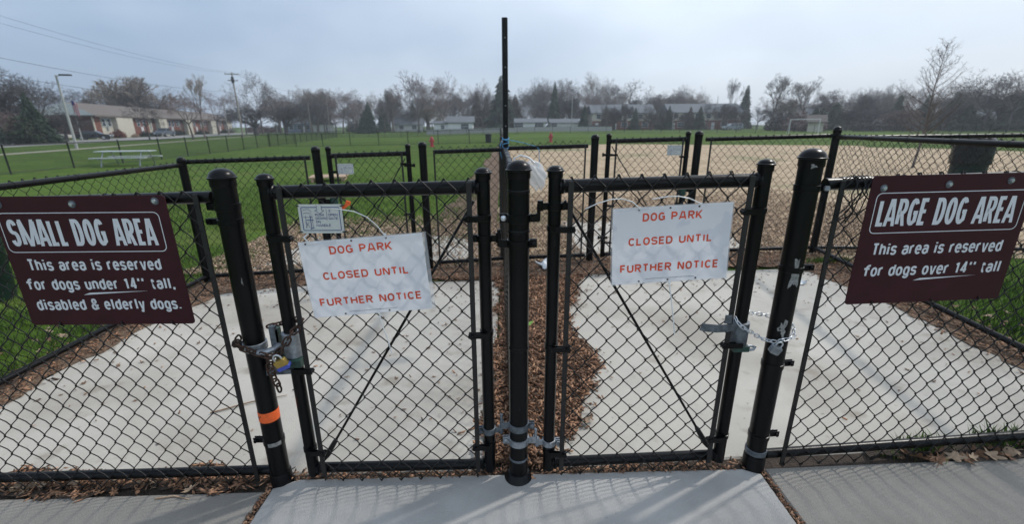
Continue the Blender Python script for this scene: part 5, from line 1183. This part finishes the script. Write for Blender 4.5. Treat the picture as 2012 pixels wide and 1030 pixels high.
for a, b, m, d in segs:
    if d > .5: part(B, 'bay_wall', MB().box(((a+b)/2, .4-d/2-.4, (EB-.35)/2), (b-a, d, EB-.36)), K[m], None)
    else: part(B, 'wall_panel', MB().box(((a+b)/2, -.02-d/2, (EB-.2)/2), (b-a, .06+d, EB-.22)), K[m], None)
for x in (3.2, 5.0, 16, 18.5, 31, 33, 35.5, 46.5, 52, 54, 66, 68.5):
    yy = -.12
    win(B, x, yy, 2.9, 1.1, 1.3)
for x in (4.1, 21.2, 36.8, 51.0): part(B, 'shutter_panel', MB().box((x, -.16, 2.6), (.5, .05, 2.4)), K['gable'], None)
for x in (17.2, 32.2, 47.8, 67.2): part(B, 'door', MB().box((x, -.15, 1.05), (1.0, .08, 2.1)), K['white'], None)
def bush(x, y, w, h, m, lab, grp):
    t = thing('bush', lab, 'bush', (x, y, g(x)-.03), rt_.uniform(0, 6), grp)
    for nm, me, mm in (('stem', protos[7][0][0], 'bark'), ('crown', protos[7][0][1], m)): o = obj(nm, me, K[mm], t); o.scale = (w, w, h)
def on_b(x, y): return (-76.5+math.cos(ba)*x-math.sin(ba)*y, 84.0+math.sin(ba)*x+math.cos(ba)*y)
bush(*on_b(4.6, -1.4), 2.2, 1.7, 'brick', 'dark red bush under the windows of the brick building', None)
for x in (15.2, 19.5, 30.5, 33, 46, 49, 66): bush(*on_b(x, -1.3), 2.0, 1.3, 'shrub', 'clipped green bush against the front of the brick building', 'green bushes along the brick building')
bush(*on_b(9.5, -1.9), 1.2, .8, 'paleleaf', 'straw coloured grass clump at the foot of the cream bay', None)

w2 = lambda xs, z, w=1.2, h=1.2: [(x, z, w, h) for x in xs]
house('house', 'small white house with a dark window behind a conical shrub', (-13.5, 121), .05, 6.5, 8, 2.9, 4.3, 'white', 'roofgrey', w2((1.2,), 1.7, 2.0, 1.3), ((2.7, 'white'),))
house('house', 'plain white garage block beside the small white house', (-18.3, 122), .05, 4.6, 6, 2.7, 3.2, 'white', 'roofgrey', w2((.0,), 1.7, .9, .9))
house('house', 'long white bungalow right of the tall pole', (5.5, 130), 0, 8.5, 7, 2.4, 3.4, 'white', 'roofgrey', w2((-3.4, 2.4), 1.6, 2.4, 1.2), ((-.4, 'white'),))
house('house', 'pale bungalow with a garage beside the white fence', (15.5, 134), 0, 8, 7, 2.3, 3.3, 'white', 'roofgrey', w2((-3.0,), 1.6, 1.6, 1.1), (), garage=1.6)
house('house', 'pale house half hidden at the end of the road', (-37, 165), .2, 10, 8, 2.9, 5.2, 'white', 'roofgrey', w2((-2.5, 2), 1.6, 1.5, 1.2))
house('house', 'slate blue house beyond the road among bare trees', (-74, 160), .35, 9, 9, 3.2, 5.4, 'bluesiding', 'roofgrey', w2((-2.6, 0, 2.6), 1.8, 1.3, 1.4), ((1.3, 'white'),))
house('house', 'grey white house with a steep gable beyond the road', (-64, 165), .35+PI/2, 7, 7, 3.2, 6.0, 'white', 'roof', w2((-2, 2), 1.8, 1.2, 1.4))
house('terrace', 'two storey terrace with brick ground floor beside the dark car', (34.5, 142), -.02, 19, 10, 5.2, 7.6, 'cream', 'roofgrey', w2((-7.6, -4.4, -1.2, 2.0, 5.2, 8.2), 4.0, 1.3, 1.2)+w2((-6.0, .4, 6.8), 1.5, 1.8, 1.3), ((-8, 'white'), (-2.5, 'white'), (3.5, 'white')), lower=2.7)
house('terrace', 'two storey terrace with brick ground floor behind clipped evergreens', (58.0, 138), -.05, 21, 10, 5.2, 7.6, 'cream', 'roofgrey', w2((-8.6, -5.4, -2.2, 1.0, 4.2, 7.4), 4.0, 1.3, 1.2)+w2((-7.0, -.6, 5.8), 1.5, 1.8, 1.3), ((-9.2, 'white'), (-3.5, 'white'), (2.5, 'white'), (9, 'white')), lower=2.7)
house('house', 'pale blue grey house seen through trees left of the goal', (78, 118), -.3, 9, 8, 3.2, 5.4, 'bluesiding', 'roofgrey', w2((-2, 2), 1.7, 1.3, 1.3))
house('shed', 'small cream shed standing behind the goal', (58.5, 88), -.5, 2.4, 2.2, 2.2, 3.1, 'cream', 'roof')
house('house', 'yellow gabled house in front of the dark wood', (105.5, 94), -.75, 7, 7, 2.8, 5.2, 'yellowsiding', 'roofgrey', w2((-1.6, 1.6), 1.7, 1.4, 1.2))
house('house', 'grey roofed low house beside the yellow gabled house', (97, 97), -.7, 7, 7, 2.5, 4.2, 'gable', 'roofgrey', w2((-2, 1.6), 1.6, 1.3, 1.2))
t = thing('white_fence', 'low white picket fence in front of the bungalows', 'fence', (-20, 108, g(-20)-.02)); z_ = .136-(g(-20)-.02)
for i in range(25):
    x = i*1.75; part(t, 'picket_panel', MB().box((x+.86, 0, .55+g(-20+x)-g(-20)), (1.70, .05, 1.0)), K['concpole'], None)
    part(t, 'post', MB().box((x, 0, .6+g(-20+x)-g(-20)), (.12, .12, 1.25)), K['concpole'], None)

# ------------------------------------------------------------------ poles and lines
def upole(label, x, y, h, r=.15, arm=0, rz=0, m='polewood', cat='utility pole'):
    t = thing('utility_pole', label, cat, (x, y, g(x)-.05), rz); part(t, 'shaft', MB().tube([(0, 0, -.2), (0, 0, h)], [r, r*.62], 10), K[m])
    if arm:
        for z in ((h-.35,) if arm == 1 else (h-.35, h-1.5)):
            o = part(t, 'crossarm', MB().box((0, -.14, z), (2.4 if z > h-1 else 1.7, .12, .14)), K['polewood'], None)
            for dx in (-1.05, -.45, .45, 1.05): part(o, 'insulator', MB().cyl((dx*(1 if z > h-1 else .7), -.14, z+.07), (dx*(1 if z > h-1 else .7), -.14, z+.22), .05, .03, n=8), K['cable'])
        if arm == 2: part(t, 'transformer', MB().lathe([(.2, h-1.9), (.24, h-1.85), (.24, h-.9), (.2, h-.82), (.05, h-.8)], 14, (.05, -.36, 0)), K['farblack'])
    return t
PA = (-53.0, 90.0, 11.9); PB = (-44.0, 34.0, 11.9)
upole('tall utility pole with two crossarms and a transformer beside the road', PA[0], PA[1], PA[2], .17, 2, .3)
upole('utility pole carrying the near end of the overhead lines', PB[0], PB[1], PB[2], .17, 2, .3)
LP = [(-62.5, 122, 9.2), (-56, 128, 8.6), (-57.5, 145, 11.0), (-50, 150, 6.8), (-44, 165, 9.8), (-65, 105, 8.0)]
for i, (x, y, h) in enumerate(LP):
    upole(['pale utility pole standing before the dark bare trees', 'slender utility pole before the blue house', 'utility pole with one crossarm before the reddish trees', 'short utility pole beside the round evergreen', 'distant utility pole at the end of the road', 'leaning pale pole before the far end of the brick building'][i], x, y, h, .13, 1 if i in (2, 4) else 0, .3)
upole('slim pale light mast rising left of the terrace', 16.8, 128, 9.2, .12, 0, 0, 'concpole', 'mast')
upole('tall slim mast behind the clipped evergreens', 66.5, 150, 10.2, .12, 0, 0, 'polewood', 'mast')
upole('white light mast in front of the terrace', 38, 108, 6.5, .08, 0, 0, 'concpole', 'mast')
def line(label, a, b, sag, r=.018, group=None):
    P = []
    for k in range(25):
        u = k/24; P.append((a[0]+(b[0]-a[0])*u, a[1]+(b[1]-a[1])*u, a[2]+(b[2]-a[2])*u-4*sag*u*(1-u)))
    o = P[0]; ob = obj('power_line', MB().tube([(p[0]-o[0], p[1]-o[1], p[2]-o[2]) for p in P], r, 5).mesh('line', 60), K['cable']); ob.location = o
    tag(ob, label, 'cable', group)
cs, sn = math.cos(.3), math.sin(.3)
zA, zB = g(PA[0])+PA[2], g(PB[0])+PB[2]
for dx in (-1.05, 1.05):
    line('high overhead wire between the two crossarm poles', (PA[0]+cs*dx, PA[1]+sn*dx, zA-.15), (PB[0]+cs*dx, PB[1]+sn*dx, zB-.15), 1.0, .011, 'high overhead wires beside the road')
for k, (z, s) in enumerate(((-3.6, .8), (-5.0, 1.0))):
    line('thick low cable hung below the crossarm poles', (PA[0], PA[1]-.1, zA+z), (PB[0], PB[1]-.1, zB+z), s, .017, 'low cables beside the road')
for k, z in enumerate((-.2, -3.8)):
    line('overhead wire running on from the transformer pole', (PA[0], PA[1], zA+z), (LP[2][0], LP[2][1], g(-50)+LP[2][2]+z*.6), 1.0, .02, 'far overhead wires')
    line('overhead wire running on from the one crossarm pole', (LP[2][0], LP[2][1], g(-50)+LP[2][2]+z*.6), (LP[4][0], LP[4][1], g(-50)+LP[4][2]+z*.4-1), .8, .02, 'far overhead wires beyond')
t = thing('street_light', 'pale street light pole with a flat dark lamp head by the footpath', 'street light', (-41.3, 43.0, g(-41)-.03), .2)
part(t, 'shaft', MB().tube([(0, 0, -.1), (0, 0, 6.5)], [.12, .075], 12), K['concpole']); part(t, 'arm', MB().cyl((0, 0, 6.42), (.45, 0, 6.5), .035, n=8), K['concpole']); part(t, 'lamp_head', MB().box((.75, 0, 6.53), (.85, .34, .12)), K['bin'])
t = thing('flagpole', 'white flagpole with a drooping striped flag before the brick gable', 'flagpole', (-66.5, 70.5, g(-60)-.03)); part(t, 'shaft', MB().tube([(0, 0, -.1), (0, 0, 6.2)], [.09, .06], 10), K['concpole'])
fl = None
for k in range(7):
    mb = MB(); z0, z1 = 5.9-.06*k, 4.1-.10*k; x0 = .08+.085*k
    mb.box((x0, .05*math.sin(k*1.3), (z0+z1)/2), (.09, .04, z0-z1)); 
    if fl is None: fl = part(t, 'flag', mb, K['flagcloth'], None)
    else: part(fl, 'stripe', mb, K['flagcloth'] if k % 2 == 0 else K['flagwhite'], None)
part(fl, 'canton', MB().box((.22, -.09, 5.55), (.36, .04, .6)), K['flagblue'], None)

# ------------------------------------------------------------------ field furniture
t = thing('picnic_table', 'pale grey picnic table standing on the lawn of the small dog area', 'picnic table', (-21.2+1.2, 23.4, g(-20)-.02), rad(12))
for k in range(5): part(t, 'table_board', MB().box((0, -.30+.15*k, .745), (2.45, .138, .04)), K['tabletop'], None)
for s in (-1, 1):
    for k in range(2): part(t, 'seat_board', MB().box((0, s*(.66+.14*k), .44), (2.45, .128, .04)), K['tabletop'], None)
    fr = part(t, 'frame', MB().box((s*.85, 0, .40), (.05, 1.7, .05)), K['galv'], None)
    for q in (-1, 1): part(fr, 'leg', MB().tube([(s*.85, q*.28, .72), (s*.85, q*.55, .40), (s*.85, q*.72, .0)], .025, 8), K['galv'])
    part(fr, 'seat_post', MB().cyl((s*.85, -.62, .02), (s*.85, -.62, .42), .025, n=8), K['galv'])
def hydrant(label, x, y, s=1.0):
    t = thing('fire_hydrant', label, 'hydrant', (x, y, g(x)-.02)); t.scale = (s, s, s)
    b = part(t, 'barrel', MB().lathe([(.15, 0), (.15, .05), (.105, .06), (.10, .46), (.13, .47), (.13, .50), (.10, .51)], 18), K['hydrant'])
    part(t, 'bonnet', MB().lathe([(.11, .51), (.105, .58), (.07, .64), (.03, .66), (.03, .70), (.005, .70)], 18), K['hydrant'])
    for a in (0, PI, -PI/2): part(t, 'nozzle', MB().cyl((math.cos(a)*.08, math.sin(a)*.08, .38), (math.cos(a)*.18, math.sin(a)*.18, .38), .055, n=10), K['hydrant'])
hydrant('red dummy hydrant on the small dog lawn', -6.44, 36.7, 1.2); hydrant('red dummy hydrant at the edge of the worn large dog ground', 3.43, 39.6, 1.15)
t = thing('trash_can', 'dark trash can standing by the cross fence', 'trash can', (-2.16, 42.6, g(-2.16)-.02)); part(t, 'body', MB().lathe([(.26, 0), (.30, .7), (.32, .72), (.32, .76)], 18), K['bin']); part(t, 'lid', MB().lathe([(.33, .74), (.33, .78), (.22, .84), (.02, .86)], 18), K['bin'])
t = thing('soccer_goal', 'white soccer goal frame at the far edge of the field', 'goal', (43.5, 68, g(43)-.02), -.35)
for x in (-1.9, 1.9): part(t, 'upright', MB().cyl((x, 0, 0), (x, 0, 2.05), .05, n=8), K['goal']); part(t, 'back_stay', MB().cyl((x, 0, 2.0), (x, 1.5, .05), .03, n=6), K['goal'])
part(t, 'crossbar', MB().cyl((-1.95, 0, 2.05), (1.95, 0, 2.05), .05, n=8), K['goal'])

# ------------------------------------------------------------------ vehicles
def wheel(t, x, y, r=.36, w=.24):
    b = MB().cyl((x, y-w/2, r), (x, y+w/2, r), r, n=22); o = part(t, 'wheel', b, K['tyre']); part(o, 'rim', MB().cyl((x, y-w/2-.012, r), (x, y+w/2+.012, r), r*.64, n=18), K['rim'])
def car(name, label, cat, loc, rz, prof, glass, W, wb, paint, L, r=.34, group=None):
    """side profile (x forward, z) extruded with a narrower cabin"""
    t = thing(name, label, cat, (loc[0], loc[1], g(loc[0])-.008), rz, group)
    body, cabin = prof; bm_ = MB().prism(body, 'y', -W/2, W/2)
    # tuck the cabin in at the top
    b = part(t, 'body', bm_, K[paint], None); n = len(cabin); zb = min(z for _, z in cabin); zt = max(z for _, z in cabin)
    V = []
    for sgn in (-1, 1): V += [(x, sgn*(W/2-.05-.17*(z-zb)/(zt-zb)), z) for x, z in cabin]
    part(t, 'cabin', MB().add(V, [tuple(range(n))[::-1], tuple(range(n, 2*n))]+[(i, (i+1) % n, n+(i+1) % n, n+i) for i in range(n)]), K[paint], None)
    for gpoly in glass:
        m = len(gpoly)
        for sgn in (-1, 1):
            V = [(x, sgn*(W/2-.05-.17*(z-zb)/(zt-zb)+.012), z) for x, z in gpoly]; part(t, 'side_window', MB().add(V, [tuple(range(m))]), K['carglass'], None)
    xf = max(cabin, key=lambda p: (p[1] < zb+.02, p[0])); top = [p for p in cabin if p[1] > zt-.06]; xtf = max(p[0] for p in top); xtr = min(p[0] for p in top); xbf = max(p[0] for p in cabin); xbr = min(p[0] for p in cabin)
    for a, c, s in ((xbf, xtf, 1), (xbr, xtr, -1)):
        V = [(a-.06*s+.03*s, -W/2+.16, zb+.04), (a-.06*s+.03*s, W/2-.16, zb+.04), (c+.05*s, W/2-.27, zt-.05), (c+.05*s, -W/2+.27, zt-.05)]
        V = [(x+.012*s, y, z+.012) for x, y, z in V]; part(t, 'windscreen', MB().add(V, [(0, 1, 2, 3)]), K['carglass'], None)
    for x in wb:
        for s in (-1, 1): wheel(t, x, s*(W/2-.10), r)
    for s in (-1, 1):
        part(t, 'headlight', MB().box((L/2-.04, s*(W/2-.22), .68), (.12, .34, .16)), K['lamp_white'], None); part(t, 'tail_light', MB().box((-L/2+.03, s*(W/2-.16), .76), (.10, .24, .20)), K['lamp_red'], None)
    return t
sed_b = [(-2.3, .32), (-1.75, .30), (-1.70, .62), (-1.1, .62), (-1.05, .28), (1.05, .28), (1.10, .62), (1.72, .62), (1.76, .28), (2.28, .32), (2.30, .62), (2.1, .80), (1.0, .93), (-1.55, .97), (-2.2, .93), (-2.32, .70)]
sed_c = [(-1.75, .93), (1.15, .90), (.35, 1.40), (-.95, 1.44), (-1.35, 1.30)]
sed_g = [[(-.75, .98), (-.05, .97), (-.05, 1.34), (-.75, 1.36)], [(.02, .97), (.85, .96), (.32, 1.32), (.02, 1.34)], [(-1.4, .99), (-.82, .98), (-.82, 1.35), (-1.15, 1.30)]]
pk_b = [(-2.9, .45), (-2.35, .45), (-2.3, .82), (-1.5, .82), (-1.45, .42), (1.35, .42), (1.40, .82), (2.2, .82), (2.25, .45), (2.85, .48), (2.9, .85), (2.75, 1.12), (1.2, 1.20), (-2.9, 1.20)]
pk_c = [(-.95, 1.18), (1.35, 1.18), (.65, 1.78), (-.75, 1.82)]
pk_g = [[(-.85, 1.24), (-.05, 1.24), (-.05, 1.72), (-.72, 1.74)], [(.04, 1.24), (1.1, 1.23), (.58, 1.70), (.04, 1.72)]]
suv_b = [(-2.35, .40), (-1.85, .38), (-1.8, .74), (-1.1, .74), (-1.05, .36), (1.1, .36), (1.15, .74), (1.85, .74), (1.9, .38), (2.3, .42), (2.35, .78), (2.2, 1.0), (1.1, 1.08), (-2.35, 1.08)]
suv_c = [(-2.33, 1.06), (1.30, 1.06), (.55, 1.66), (-2.0, 1.72)]
suv_g = [[(-1.0, 1.12), (-.15, 1.12), (-.15, 1.60), (-1.0, 1.63)], [(-.06, 1.12), (1.0, 1.12), (.48, 1.58), (-.06, 1.60)], [(-2.0, 1.13), (-1.1, 1.12), (-1.1, 1.63), (-1.85, 1.64)]]
rdir = math.atan2(-.963, .27)
car('pickup_truck', 'slate grey pickup truck on the road before the brick building', 'truck', (-75.5, 99.5), rdir+PI*.0, (pk_b, pk_c), pk_g, 1.95, (1.80, -1.90), 'grey_paint', 5.8, .40)
car('car', 'cream white sedan parked beside the brick gable wall', 'car', (-75.0, 74.5), rad(25), (sed_b, sed_c), sed_g, 1.8, (1.41, -1.40), 'white_paint', 4.6)
car('car', 'dark sedan with red tail light parked next to the cream white sedan', 'car', (-69.5, 76.0), rad(25), (sed_b, sed_c), sed_g, 1.8, (1.41, -1.40), 'black_paint', 4.6)
car('car', 'silver sedan half hidden by the dark bushes', 'car', (-82.0, 73.0), rad(25), (sed_b, sed_c), sed_g, 1.8, (1.41, -1.40), 'silver_paint', 4.6)
car('car', 'blue grey estate car parked in front of the terrace end', 'car', (56.5, 117), PI, (suv_b, suv_c), suv_g, 1.85, (1.5, -1.45), 'silver_paint', 4.7, .37)
car('car', 'dark low car parked at the end of the white fence', 'car', (20.5, 112), 0, (sed_b, sed_c), sed_g, 1.8, (1.41, -1.40), 'black_paint', 4.6)
car('car', 'pale van on the distant road', 'car', (-45.5, 146), rad(-60), (suv_b, suv_c), suv_g, 1.85, (1.5, -1.45), 'silver_paint', 4.7, .37)

# ------------------------------------------------------------------ hazy air
hz = MB().box((0, 95, 11.2), (560, 300, 24.4)); hm = bpy.data.materials.new('haze'); hm.use_nodes = True; hm.node_tree.nodes.clear()
ho = hm.node_tree.nodes.new('ShaderNodeOutputMaterial'); hv = hm.node_tree.nodes.new('ShaderNodeVolumePrincipled')
hv.inputs['Color'].default_value = (.82, .88, .95, 1); hv.inputs['Density'].default_value = 0.0009; hv.inputs['Anisotropy'].default_value = .3
hm.node_tree.links.new(hv.outputs[0], ho.inputs['Volume'])
HAZE = True
if HAZE: tag(obj('haze', hz.mesh('haze'), hm), 'thin pale haze in the air over the field', 'haze', kind='stuff')
